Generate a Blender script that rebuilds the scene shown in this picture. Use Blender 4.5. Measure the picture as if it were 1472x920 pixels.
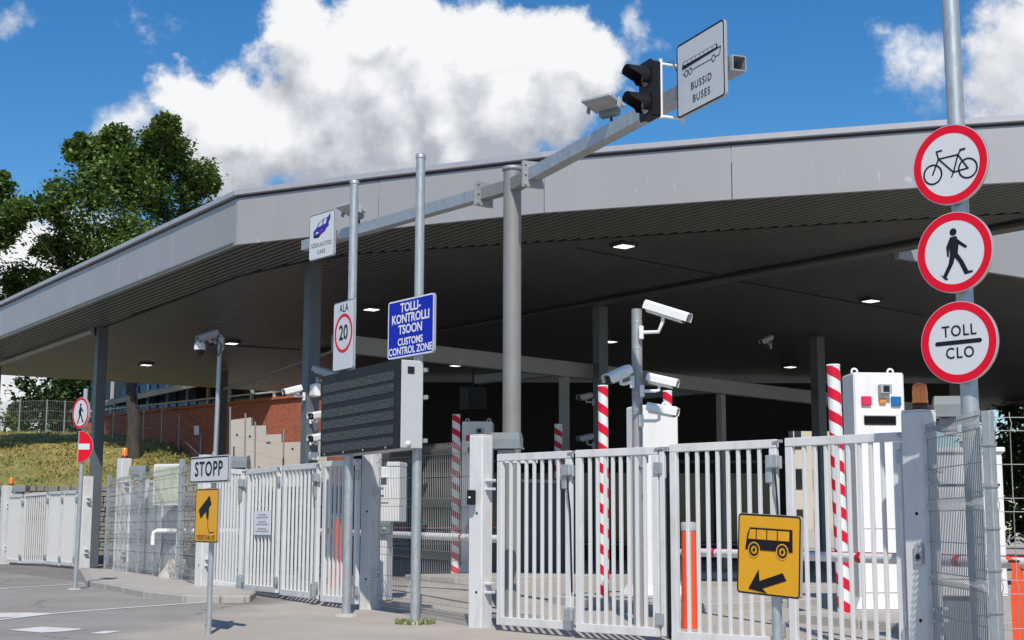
import bpy, math, random
from mathutils import Vector, Matrix
random.seed(7)
for o in list(bpy.data.objects): bpy.data.objects.remove(o)
SC = bpy.context.scene
COL = SC.collection
R = math.radians

# ------------------------------------------------------------------ camera
PITCH = math.atan(306 / 2100.0); ROLL = 0.003
fw = Vector((0, math.cos(PITCH), math.sin(PITCH))); up0 = Vector((0, -math.sin(PITCH), math.cos(PITCH))); rt0 = Vector((1, 0, 0))
rt = rt0 * math.cos(ROLL) + up0 * math.sin(ROLL); up = -rt0 * math.sin(ROLL) + up0 * math.cos(ROLL)
cam = bpy.data.cameras.new('camera'); cam.sensor_width = 36; cam.lens = 36 * 2100 / 1472.0; cam.clip_end = 5000; cam.clip_start = .05
co = bpy.data.objects.new('camera', cam); COL.objects.link(co)
m = Matrix.Identity(4)
for i in range(3): m[i][0] = rt[i]; m[i][1] = up[i]; m[i][2] = -fw[i]
m[2][3] = 1.1
co.matrix_world = m
SC.camera = co

# ------------------------------------------------------------------ sun, sky, exposure
SUN_EL = R(46.5)
sdir = Vector((-0.055, 1.0, -math.tan(SUN_EL)))           # the way the light travels
sl = bpy.data.lights.new('sun', 'SUN'); sl.energy = 4.4; sl.angle = R(0.53); sl.color = (1.0, 0.935, 0.835)
so = bpy.data.objects.new('sun', sl); COL.objects.link(so)
so.rotation_euler = sdir.to_track_quat('-Z', 'Y').to_euler(); so.location = (0, -30, 40)
W = bpy.data.worlds.new('World'); SC.world = W; W.use_nodes = True
wn, wl = W.node_tree.nodes, W.node_tree.links
wn.clear()

CLOUDS = [  # direction of each puff, angular radius (rad), strength
    ((-0.2185, 0.9362, 0.2752), .036, .95), ((-0.1909, 0.9455, 0.2637), .042, 1.0), ((-0.1594, 0.9515, 0.2631), .048, 1.0), ((-0.1445, 0.9346, 0.3251), .040, .95), ((-0.1268, 0.9448, 0.3021), .056, 1.05), ((-0.0964, 0.9400, 0.3272), .046, 1.0), ((-0.0900, 0.9527, 0.2902), .062, 1.1), ((-0.0525, 0.9504, 0.3065), .052, 1.05),
    ((-0.0456, 0.9583, 0.2823), .055, 1.05), ((-0.0151, 0.9501, 0.3114), .046, 1.05), ((-0.0080, 0.9579, 0.2871), .055, 1.05), ((0.0225, 0.9514, 0.3071), .046, 1.0), ((0.0506, 0.9511, 0.3047), .034, .9), ((0.0250, 0.9582, 0.2849), .040, .9), ((-0.1297, 0.9557, 0.2643), .050, 1.0), ((-0.0833, 0.9617, 0.2613), .045, .9), ((-0.0386, 0.9636, 0.2644), .040, .85), ((-0.1825, 0.9541, 0.2374), .036, .6), ((-0.0710, 0.9428, 0.3258), .040, .95),
    ((0.2680, 0.9152, 0.3009), .034, .30), ((0.2544, 0.9130, 0.3189), .02, .22), ((0.3134, 0.9035, 0.2925), .034, .40), ((0.3354, 0.8871, 0.3170), .055, .7), ((0.3338, 0.9001, 0.2800), .045, .7),
    ((-0.3186, 0.9323, 0.1713), .05, .9), ((-0.2897, 0.9396, 0.1821), .04, .6), ((-0.3201, 0.9436, 0.0842), .045, .7), ((-0.2584, 0.9284, 0.2672), .03, .24), ((-0.2324, 0.9142, 0.3319), .016, .16), ((-0.3150, 0.8907, 0.3277), .02, .15), ((0.0781, 0.9391, 0.3347), .02, .22), ((0.0924, 0.9447, 0.3148), .02, .2),
    ((-.75, .60, .30), .16, 1.0), ((.80, .52, .32), .20, 1.0), ((-.9, -.2, .35), .18, 1.0), ((.62, -.6, .45), .17, .9), ((-.4, -.75, .4), .16, .9), ((.97, -.05, .22), .16, 1.0), ((.1, .55, .82), .18, .9),
]
g = bpy.data.node_groups.new('cloud_density', 'ShaderNodeTree')
g.interface.new_socket('Vector', in_out='INPUT', socket_type='NodeSocketVector')
g.interface.new_socket('Density', in_out='OUTPUT', socket_type='NodeSocketFloat'); g.interface.new_socket('Smooth', in_out='OUTPUT', socket_type='NodeSocketFloat')
gn, gl = g.nodes, g.links
gi = gn.new('NodeGroupInput'); go = gn.new('NodeGroupOutput')
def nmath(nodes, links, op, a, b=None, c=None, clamp=False):
    n = nodes.new('ShaderNodeMath'); n.operation = op; n.use_clamp = clamp
    for i, v in enumerate((a, b, c)):
        if v is None: continue
        if isinstance(v, (int, float)): n.inputs[i].default_value = v
        else: links.new(v, n.inputs[i])
    return n.outputs[0]
# domain warp gives the cauliflower outline
wz = gn.new('ShaderNodeTexNoise'); wz.inputs['Scale'].default_value = 16; wz.inputs['Detail'].default_value = 5; wz.inputs['Roughness'].default_value = .6
gl.new(gi.outputs[0], wz.inputs['Vector'])
ws = gn.new('ShaderNodeVectorMath'); ws.operation = 'SUBTRACT'; gl.new(wz.outputs['Color'], ws.inputs[0]); ws.inputs[1].default_value = (.5, .5, .5)
wm = gn.new('ShaderNodeVectorMath'); wm.operation = 'SCALE'; gl.new(ws.outputs[0], wm.inputs[0]); wm.inputs['Scale'].default_value = .085
wa = gn.new('ShaderNodeVectorMath'); wa.operation = 'ADD'; gl.new(gi.outputs[0], wa.inputs[0]); gl.new(wm.outputs[0], wa.inputs[1])
acc = None
for c, r, s in CLOUDS:
    d = gn.new('ShaderNodeVectorMath'); d.operation = 'DISTANCE'; gl.new(wa.outputs[0], d.inputs[0]); d.inputs[1].default_value = Vector(c).normalized()
    v = nmath(gn, gl, 'MULTIPLY_ADD', d.outputs['Value'], -s / r, s)
    acc = v if acc is None else nmath(gn, gl, 'SMOOTH_MAX', acc, v, .15)
gl.new(acc, go.inputs[1])
fn = gn.new('ShaderNodeTexNoise'); fn.inputs['Scale'].default_value = 34; fn.inputs['Detail'].default_value = 9; fn.inputs['Roughness'].default_value = .62
gl.new(gi.outputs[0], fn.inputs['Vector'])
acc = nmath(gn, gl, 'MULTIPLY_ADD', nmath(gn, gl, 'SUBTRACT', fn.outputs['Fac'], .5), .75, acc)
gl.new(acc, go.inputs[0])

tc = wn.new('ShaderNodeTexCoord')
sky = wn.new('ShaderNodeTexSky'); sky.sky_type = 'NISHITA'; sky.sun_disc = False; sky.sun_elevation = SUN_EL; sky.sun_rotation = math.pi + .055
sky.air_density = 1.0; sky.dust_density = .25; sky.ozone_density = 4.0; sky.altitude = 30
def dens(offset):
    n = wn.new('ShaderNodeGroup'); n.node_tree = g
    a = wn.new('ShaderNodeVectorMath'); a.operation = 'ADD'; wl.new(tc.outputs['Generated'], a.inputs[0]); a.inputs[1].default_value = offset
    wl.new(a.outputs[0], n.inputs[0]); return n.outputs
(d0, s0), (d1, _), (_, s1) = dens((0, 0, 0)), dens((.002, -.006, .010)), dens((.004, -.015, .034))
mask = wn.new('ShaderNodeMapRange'); mask.interpolation_type = 'SMOOTHSTEP'
wl.new(d0, mask.inputs[0]); mask.inputs[1].default_value = .03; mask.inputs[2].default_value = .36
# puffs are bright where they thin out towards the sun, grey where more cloud stands above them
dif = nmath(wn, wl, 'MULTIPLY_ADD', nmath(wn, wl, 'SUBTRACT', d1, d0), .60, nmath(wn, wl, 'SUBTRACT', s1, s0))
lit = wn.new('ShaderNodeMapRange'); wl.new(dif, lit.inputs[0]); lit.inputs[1].default_value = -.45; lit.inputs[2].default_value = .50; lit.inputs[3].default_value = 1.0; lit.inputs[4].default_value = 0.0
cr = wn.new('ShaderNodeValToRGB'); wl.new(lit.outputs[0], cr.inputs[0])
cr.color_ramp.elements[0].color = (4.3, 4.6, 5.2, 1); cr.color_ramp.elements[1].color = (9.3, 9.35, 9.5, 1)
e = cr.color_ramp.elements.new(.5); e.color = (6.8, 7.0, 7.45, 1)
sat = wn.new('ShaderNodeHueSaturation'); wl.new(sky.outputs[0], sat.inputs['Color']); sat.inputs['Saturation'].default_value = 1.32; sat.inputs['Value'].default_value = 1.18
mx = wn.new('ShaderNodeMixRGB'); wl.new(mask.outputs[0], mx.inputs[0]); wl.new(sat.outputs[0], mx.inputs[1]); wl.new(cr.outputs[0], mx.inputs[2])
bg = wn.new('ShaderNodeBackground'); bg.inputs['Strength'].default_value = .10; wl.new(mx.outputs[0], bg.inputs['Color'])
wo = wn.new('ShaderNodeOutputWorld'); wl.new(bg.outputs[0], wo.inputs['Surface'])
SC.view_settings.view_transform = 'Standard'; SC.view_settings.look = 'None'; SC.view_settings.gamma = 1; SC.view_settings.exposure = 0.0
SC.view_settings.use_curve_mapping = False

# ------------------------------------------------------------------ materials
MATS = {}
def mat(name, col, rough=.5, metal=0.0, var=.10, scale=6.0, bump=0.0, bscale=60.0, dirt=0.0, dirtcol=(.10, .09, .075), dscale=2.0, emit=None, stretch=None, spec=None):
    M = bpy.data.materials.new(name); M.use_nodes = True
    n, l = M.node_tree.nodes, M.node_tree.links
    b = n['Principled BSDF']; b.inputs['Roughness'].default_value = rough; b.inputs['Metallic'].default_value = metal
    if spec is not None: b.inputs['Specular IOR Level'].default_value = spec
    t = n.new('ShaderNodeTexCoord'); src = t.outputs['Object']
    if stretch:
        mp = n.new('ShaderNodeMapping'); mp.inputs['Scale'].default_value = stretch; l.new(src, mp.inputs[0]); src = mp.outputs[0]
    z = n.new('ShaderNodeTexNoise'); z.inputs['Scale'].default_value = scale; z.inputs['Detail'].default_value = 6; z.inputs['Roughness'].default_value = .65
    l.new(src, z.inputs['Vector'])
    r = n.new('ShaderNodeMapRange'); l.new(z.outputs['Fac'], r.inputs[0]); r.inputs[1].default_value = .25; r.inputs[2].default_value = .75
    r.inputs[3].default_value = 1 - var; r.inputs[4].default_value = 1 + var
    h = n.new('ShaderNodeMixRGB'); h.blend_type = 'MULTIPLY'; h.inputs[0].default_value = 1; h.inputs[1].default_value = (*col, 1); l.new(r.outputs[0], h.inputs[2])
    out = h.outputs[0]
    if dirt:
        z2 = n.new('ShaderNodeTexNoise'); z2.inputs['Scale'].default_value = dscale; z2.inputs['Detail'].default_value = 9; z2.inputs['Roughness'].default_value = .72
        l.new(src, z2.inputs['Vector'])
        r2 = n.new('ShaderNodeMapRange'); l.new(z2.outputs['Fac'], r2.inputs[0]); r2.inputs[1].default_value = .50; r2.inputs[2].default_value = .80; r2.inputs[3].default_value = 0; r2.inputs[4].default_value = dirt
        x = n.new('ShaderNodeMixRGB'); l.new(r2.outputs[0], x.inputs[0]); l.new(out, x.inputs[1]); x.inputs[2].default_value = (*dirtcol, 1); out = x.outputs[0]
    l.new(out, b.inputs['Base Color'])
    if bump:
        z3 = n.new('ShaderNodeTexNoise'); z3.inputs['Scale'].default_value = bscale; z3.inputs['Detail'].default_value = 5; l.new(src, z3.inputs['Vector'])
        bp = n.new('ShaderNodeBump'); bp.inputs['Strength'].default_value = bump; bp.inputs['Distance'].default_value = .02; l.new(z3.outputs['Fac'], bp.inputs['Height']); l.new(bp.outputs[0], b.inputs['Normal'])
    if emit:
        b.inputs['Emission Color'].default_value = (*emit[0], 1); b.inputs['Emission Strength'].default_value = emit[1]
    MATS[name] = M
    return M
mat('white_paint', (.63, .635, .64), .42, var=.07, scale=4, dirt=.75, dirtcol=(.36, .33, .29), dscale=4.5, stretch=(1, 1, .22), bump=.06, bscale=40)
mat('white_cabinet', (.76, .76, .755), .38, var=.04, dirt=.35, dirtcol=(.5, .47, .43), dscale=4, stretch=(1, 1, .2))
mat('galvanised', (.42, .45, .47), .42, .55, var=.22, scale=22, bump=.05, bscale=30, dirt=.5, dirtcol=(.58, .60, .62), dscale=7, stretch=(1, 1, .35))
mat('galvanised_dull', (.33, .34, .345), .55, .35, var=.12, scale=9, dirt=.3, dirtcol=(.42, .42, .40), dscale=3)
mat('gantry_grey', (.24, .24, .235), .55, .2, var=.10, scale=5, dirt=.35, dirtcol=(.32, .31, .29), dscale=2)
mat('aluminium', (.52, .53, .54), .4, .6, var=.08, scale=12)
mat('sign_white', (.60, .62, .65), .42, var=.03, scale=4, dirt=.25, dirtcol=(.48, .48, .47), dscale=3)
mat('sign_black', (.012, .012, .016), .5, var=.1, spec=.18)
mat('sign_red', (.66, .006, .026), .38, var=.05, spec=.18)
mat('sign_blue', (.004, .018, .42), .35, var=.06, spec=.18)
mat('sign_blue_dark', (.02, .015, .30), .4, var=.05)
mat('sign_yellow', (.74, .36, .008), .42, var=.06, scale=4, dirt=.2, dirtcol=(.55, .28, .03))
mat('fascia_grey', (.335, .33, .342), .42, .15, var=.05, scale=.7, dirt=.35, dirtcol=(.285, .28, .285), dscale=1.1, stretch=(1, 1, .18))
mat('coping', (.42, .42, .44), .4, .3, var=.06)
mat('coping_dark', (.03, .03, .04), .5, var=.1)
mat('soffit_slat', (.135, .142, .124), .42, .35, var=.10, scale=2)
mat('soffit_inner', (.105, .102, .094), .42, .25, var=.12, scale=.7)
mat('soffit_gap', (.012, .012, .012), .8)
mat('column_dark', (.115, .135, .155), .45, .2, var=.08, scale=3)
mat('beam_grey', (.27, .27, .265), .5, var=.08, scale=1.5)
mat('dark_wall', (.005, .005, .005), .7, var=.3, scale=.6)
mat('booth_blue', (.055, .055, .085), .4, var=.1)
mat('glass_dark', (.008, .010, .012), .12, var=.1)
mat('glass_sky_reflection', (.05, .10, .20), .06, .3, var=.2, scale=1.5)
mat('black_plastic', (.014, .015, .018), .45, var=.15, spec=.18)
mat('charcoal', (.012, .0135, .0165), .55, var=.12, spec=.3)
mat('cam_white', (.76, .77, .77), .35, var=.04)
mat('cam_grey', (.36, .38, .40), .45, var=.05)
mat('box_grey', (.19, .215, .225), .5, var=.08, scale=4)
mat('stripe_white', (.74, .75, .73), .4, var=.05, dirt=.2, dirtcol=(.5, .48, .44))
mat('stripe_red', (.62, .008, .035), .4, var=.06, spec=.25)
mat('boom_white', (.78, .78, .77), .35, var=.05, dirt=.2, dirtcol=(.55, .5, .5))
mat('orange_plastic', (.78, .085, .022), .45, var=.07, scale=4)
mat('amber', (.90, .22, .012), .15, var=.15, scale=14, spec=.8)
mat('beacon_base', (.10, .016, .01), .4)
mat('paper', (.74, .74, .76), .6, var=.02)
mat('paper_print', (.36, .36, .42), .6, var=.3, scale=60)
mat('map_paper', (.50, .55, .40), .5, var=.35, scale=7, dirt=.6, dirtcol=(.60, .60, .48), dscale=9)
mat('lens_red', (.35, .14, .15), .25)
mat('lens_clear', (.42, .40, .39), .25)
mat('lamp_glass', (.40, .40, .38), .15)
mat('button_red', (.62, .02, .07), .3); mat('button_orange', (.72, .25, .04), .3); mat('button_blue', (.01, .13, .33), .3)
mat('kerb', (.37, .35, .32), .85, var=.12, scale=5, bump=.3, bscale=40, dirt=.4, dirtcol=(.25, .24, .22), dscale=1.5)
mat('concrete', (.42, .39, .355), .9, var=.12, scale=3, bump=.3, bscale=50, dirt=.35, dirtcol=(.28, .26, .23), dscale=.9)
mat('concrete_pale', (.46, .42, .375), .85, var=.07, scale=.8, bump=.2, bscale=12)
mat('road_paint', (.68, .67, .65), .7, var=.10, scale=10, dirt=.7, dirtcol=(.32, .31, .30), dscale=5)
mat('bark', (.046, .039, .031), .95, var=.6, scale=5, bump=.9, bscale=14, stretch=(1, 1, .3), dirt=.5, dirtcol=(.15, .135, .105), dscale=4)
mat('leaf', (.115, .195, .046), .55, var=.45, scale=.9)
mat('leaf_far', (.048, .095, .028), .6, var=.45, scale=.6)
mat('weed', (.16, .20, .06), .7, var=.4, scale=20)
mat('grass_blade', (.27, .235, .07), .7, var=.5, scale=.35)
mat('stone', (.20, .185, .16), .9, var=.35, scale=2.5, bump=.6, bscale=8)
mat('rust_roof', (.36, .34, .33), .7, var=.18, scale=1.2, dirt=.6, dirtcol=(.30, .13, .09), dscale=2.5)
mat('mullion', (.55, .57, .58), .5, .3)
mat('facade_cream', (.52, .47, .38), .8, var=.06, scale=1)
mat('case_grey', (.46, .475, .485), .42, var=.05, dirt=.3, dirtcol=(.38, .38, .37), dscale=3)
mat('shelter_grey', (.36, .38, .41), .35, var=.15, scale=2)
mat('twig', (.035, .030, .024), .95, var=.3)
mat('cable', (.01, .01, .01), .5)
mat('light_panel', (.9, .9, .88), .4, emit=((1, .97, .9), 1.5))
def lamp_housing(): return MATS['cam_grey']
# pale scuffs on the cladding
n, l = MATS['fascia_grey'].node_tree.nodes, MATS['fascia_grey'].node_tree.links; b = n['Principled BSDF']
t = n.new('ShaderNodeTexCoord'); mp = n.new('ShaderNodeMapping'); mp.inputs['Scale'].default_value = (1, 1, .35); l.new(t.outputs['Object'], mp.inputs[0])
z = n.new('ShaderNodeTexNoise'); z.inputs['Scale'].default_value = 7; z.inputs['Detail'].default_value = 2; l.new(mp.outputs[0], z.inputs['Vector'])
r = n.new('ShaderNodeMapRange'); l.new(z.outputs['Fac'], r.inputs[0]); r.inputs[1].default_value = .70; r.inputs[2].default_value = .76; r.inputs[4].default_value = .55
x = n.new('ShaderNodeMixRGB'); l.new(r.outputs[0], x.inputs[0]); l.new(b.inputs['Base Color'].links[0].from_socket, x.inputs[1]); x.inputs[2].default_value = (.58, .57, .56, 1); l.new(x.outputs[0], b.inputs['Base Color'])
# every leaf has a tone of its own
for k in ('leaf', 'leaf_far', 'grass_blade'):
    n, l = MATS[k].node_tree.nodes, MATS[k].node_tree.links; b = n['Principled BSDF']; ge = n.new('ShaderNodeNewGeometry')
    r = n.new('ShaderNodeValToRGB'); l.new(ge.outputs['Random Per Island'], r.inputs[0]); r.color_ramp.elements[0].color = (.45, .55, .5, 1); r.color_ramp.elements[1].color = (1.5, 1.35, 1.1, 1)
    x = n.new('ShaderNodeMixRGB'); x.blend_type = 'MULTIPLY'; x.inputs[0].default_value = 1; l.new(b.inputs['Base Color'].links[0].from_socket, x.inputs[1]); l.new(r.outputs[0], x.inputs[2]); l.new(x.outputs[0], b.inputs['Base Color'])
# leaves let light through
for k in ('leaf', 'leaf_far'):
    n, l = MATS[k].node_tree.nodes, MATS[k].node_tree.links
    b = n['Principled BSDF']; tr = n.new('ShaderNodeBsdfTranslucent'); ms = n.new('ShaderNodeMixShader'); ms.inputs[0].default_value = .28
    bc = b.inputs['Base Color'].links[0].from_socket; l.new(bc, tr.inputs['Color'])
    o = n['Material Output']; l.new(b.outputs[0], ms.inputs[1]); l.new(tr.outputs[0], ms.inputs[2]); l.new(ms.outputs[0], o.inputs['Surface'])
def brick_mat():
    M = mat('brick', (.40, .13, .065), .85, var=.15)
    n, l = M.node_tree.nodes, M.node_tree.links; b = n['Principled BSDF']
    t = n.new('ShaderNodeTexCoord'); sx = n.new('ShaderNodeSeparateXYZ'); l.new(t.outputs['Object'], sx.inputs[0])
    cx = n.new('ShaderNodeCombineXYZ'); a = n.new('ShaderNodeMath'); a.operation = 'SUBTRACT'; l.new(sx.outputs[0], a.inputs[0]); l.new(sx.outputs[1], a.inputs[1])
    l.new(a.outputs[0], cx.inputs[0]); l.new(sx.outputs[2], cx.inputs[1])
    k = n.new('ShaderNodeTexBrick'); l.new(cx.outputs[0], k.inputs['Vector']); k.inputs['Scale'].default_value = 1.6
    k.inputs['Color1'].default_value = (.40, .105, .048, 1); k.inputs['Color2'].default_value = (.15, .040, .026, 1); k.inputs['Mortar'].default_value = (.30, .15, .10, 1)
    k.inputs['Mortar Size'].default_value = .012; k.inputs['Bias'].default_value = -.45; k.inputs['Brick Width'].default_value = .42; k.inputs['Row Height'].default_value = .13
    l.new(k.outputs['Color'], b.inputs['Base Color'])
brick_mat()
def ground_mat():
    M = bpy.data.materials.new('asphalt_and_dust'); M.use_nodes = True; MATS['ground'] = M
    n, l = M.node_tree.nodes, M.node_tree.links; b = n['Principled BSDF']; b.inputs['Roughness'].default_value = .92; b.inputs['Specular IOR Level'].default_value = .25
    t = n.new('ShaderNodeTexCoord'); P = t.outputs['Object']; sx = n.new('ShaderNodeSeparateXYZ'); l.new(P, sx.inputs[0])
    def noise(s, d=6, r=.6):
        z = n.new('ShaderNodeTexNoise'); z.inputs['Scale'].default_value = s; z.inputs['Detail'].default_value = d; z.inputs['Roughness'].default_value = r; l.new(P, z.inputs['Vector']); return z.outputs['Fac']
    def ramp(v, a, bb, c0, c1):
        r = n.new('ShaderNodeMapRange'); r.interpolation_type = 'SMOOTHSTEP'; l.new(v, r.inputs[0]); r.inputs[1].default_value = a; r.inputs[2].default_value = bb; r.inputs[3].default_value = c0; r.inputs[4].default_value = c1; return r.outputs[0]
    def mix(f, a, c, mode='MIX'):
        x = n.new('ShaderNodeMixRGB'); x.blend_type = mode
        for i, v in enumerate((f, a, c)):
            if isinstance(v, tuple): x.inputs[i].default_value = (*v, 1)
            elif isinstance(v, (int, float)): x.inputs[i].default_value = v
            else: l.new(v, x.inputs[i])
        return x.outputs[0]
    # trampled sandy dust lies east of a ragged line along the verge
    ln = nmath(n, l, 'MULTIPLY_ADD', sx.outputs[1], -.12, nmath(n, l, 'ADD', sx.outputs[0], 6.15))
    ln = nmath(n, l, 'ADD', ln, nmath(n, l, 'MULTIPLY', nmath(n, l, 'SUBTRACT', noise(1.1), .5), 1.6))
    dust = ramp(ln, -.25, .55, 0, 1)
    asph = mix(ramp(noise(.5), .3, .7, 0, 1), (.258, .242, .226), (.325, .305, .287))
    asph = mix(ramp(noise(120, 3), .52, .75, 0, .5), asph, (.36, .35, .34))
    asph = mix(ramp(noise(90, 3), .55, .8, 0, .5), asph, (.10, .10, .10))
    sand = mix(ramp(noise(.8), .3, .7, 0, 1), (.385, .345, .300), (.455, .41, .36))
    sand = mix(ramp(noise(26, 5), .5, .8, 0, .45), sand, (.30, .265, .225))
    sand = mix(ramp(noise(150, 2), .6, .8, 0, .5), sand, (.24, .22, .20))
    vo = n.new('ShaderNodeTexVoronoi'); vo.feature = 'DISTANCE_TO_EDGE'; vo.inputs['Scale'].default_value = .28
    wv = n.new('ShaderNodeTexNoise'); wv.inputs['Scale'].default_value = 1.3; wv.inputs['Detail'].default_value = 6; l.new(P, wv.inputs['Vector'])
    av = n.new('ShaderNodeMixRGB'); av.blend_type = 'ADD'; av.inputs[0].default_value = 1.1; l.new(P, av.inputs[1]); l.new(wv.outputs['Color'], av.inputs[2]); l.new(av.outputs[0], vo.inputs['Vector'])
    asph = mix(ramp(vo.outputs['Distance'], .0, .006, .75, 0), asph, (.07, .068, .065))
    asph = mix(ramp(noise(2.2, 8, .7), .62, .74, 0, .45), asph, (.13, .125, .12))
    # newer, darker asphalt strip of the carriageway
    nw = nmath(n, l, 'MULTIPLY_ADD', sx.outputs[1], .58, nmath(n, l, 'ADD', sx.outputs[0], -8.05))
    nw = nmath(n, l, 'ADD', nw, nmath(n, l, 'MULTIPLY', nmath(n, l, 'SUBTRACT', noise(3), .5), .15))
    asph = mix(nmath(n, l, 'MULTIPLY', ramp(nw, .0, .08, 0, 1), .40), asph, (.115, .11, .108))
    c = mix(dust, asph, sand)
    l.new(c, b.inputs['Base Color'])
    bp = n.new('ShaderNodeBump'); bp.inputs['Strength'].default_value = .35; bp.inputs['Distance'].default_value = .01; l.new(noise(140, 3), bp.inputs['Height']); l.new(bp.outputs[0], b.inputs['Normal'])
ground_mat()
def bank_mat():
    M = mat('bank_grass', (.19, .17, .05), .95, var=.25)
    n, l = M.node_tree.nodes, M.node_tree.links; b = n['Principled BSDF']; t = n.new('ShaderNodeTexCoord')
    def noise(s):
        z = n.new('ShaderNodeTexNoise'); z.inputs['Scale'].default_value = s; z.inputs['Detail'].default_value = 8; z.inputs['Roughness'].default_value = .7; l.new(t.outputs['Object'], z.inputs['Vector']); return z.outputs['Fac']
    r1 = n.new('ShaderNodeValToRGB'); l.new(noise(.22), r1.inputs[0])
    r1.color_ramp.elements[0].position = .36; r1.color_ramp.elements[0].color = (.12, .15, .035, 1); r1.color_ramp.elements[1].position = .56; r1.color_ramp.elements[1].color = (.32, .26, .085, 1)
    r2 = n.new('ShaderNodeMapRange'); l.new(noise(5), r2.inputs[0]); r2.inputs[1].default_value = .3; r2.inputs[2].default_value = .7; r2.inputs[3].default_value = .5; r2.inputs[4].default_value = 1.3
    x = n.new('ShaderNodeMixRGB'); x.blend_type = 'MULTIPLY'; x.inputs[0].default_value = 1; l.new(r1.outputs[0], x.inputs[1]); l.new(r2.outputs[0], x.inputs[2]); l.new(x.outputs[0], b.inputs['Base Color'])
bank_mat()
def led_mat():
    M = mat('led_matrix', (.02, .02, .022), .45, var=.1)
    n, l = M.node_tree.nodes, M.node_tree.links; b = n['Principled BSDF']; t = n.new('ShaderNodeTexCoord')
    v = n.new('ShaderNodeTexVoronoi'); v.inputs['Scale'].default_value = 55; l.new(t.outputs['Object'], v.inputs['Vector'])
    z = n.new('ShaderNodeTexNoise'); z.inputs['Scale'].default_value = 34; z.inputs['Detail'].default_value = 5; z.inputs['Roughness'].default_value = .8; v.inputs['Randomness'].default_value = .15; l.new(t.outputs['Object'], z.inputs['Vector'])
    r = n.new('ShaderNodeValToRGB'); l.new(z.outputs['Fac'], r.inputs[0]); r.color_ramp.elements[0].position = .44; r.color_ramp.elements[0].color = (.004, .004, .005, 1); r.color_ramp.elements[1].position = .62; r.color_ramp.elements[1].color = (.13, .132, .136, 1)
    l.new(r.outputs[0], b.inputs['Base Color'])
    bp = n.new('ShaderNodeBump'); bp.inputs['Strength'].default_value = .8; bp.inputs['Distance'].default_value = .01; l.new(v.outputs['Distance'], bp.inputs['Height']); l.new(bp.outputs[0], b.inputs['Normal'])
led_mat()

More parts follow.
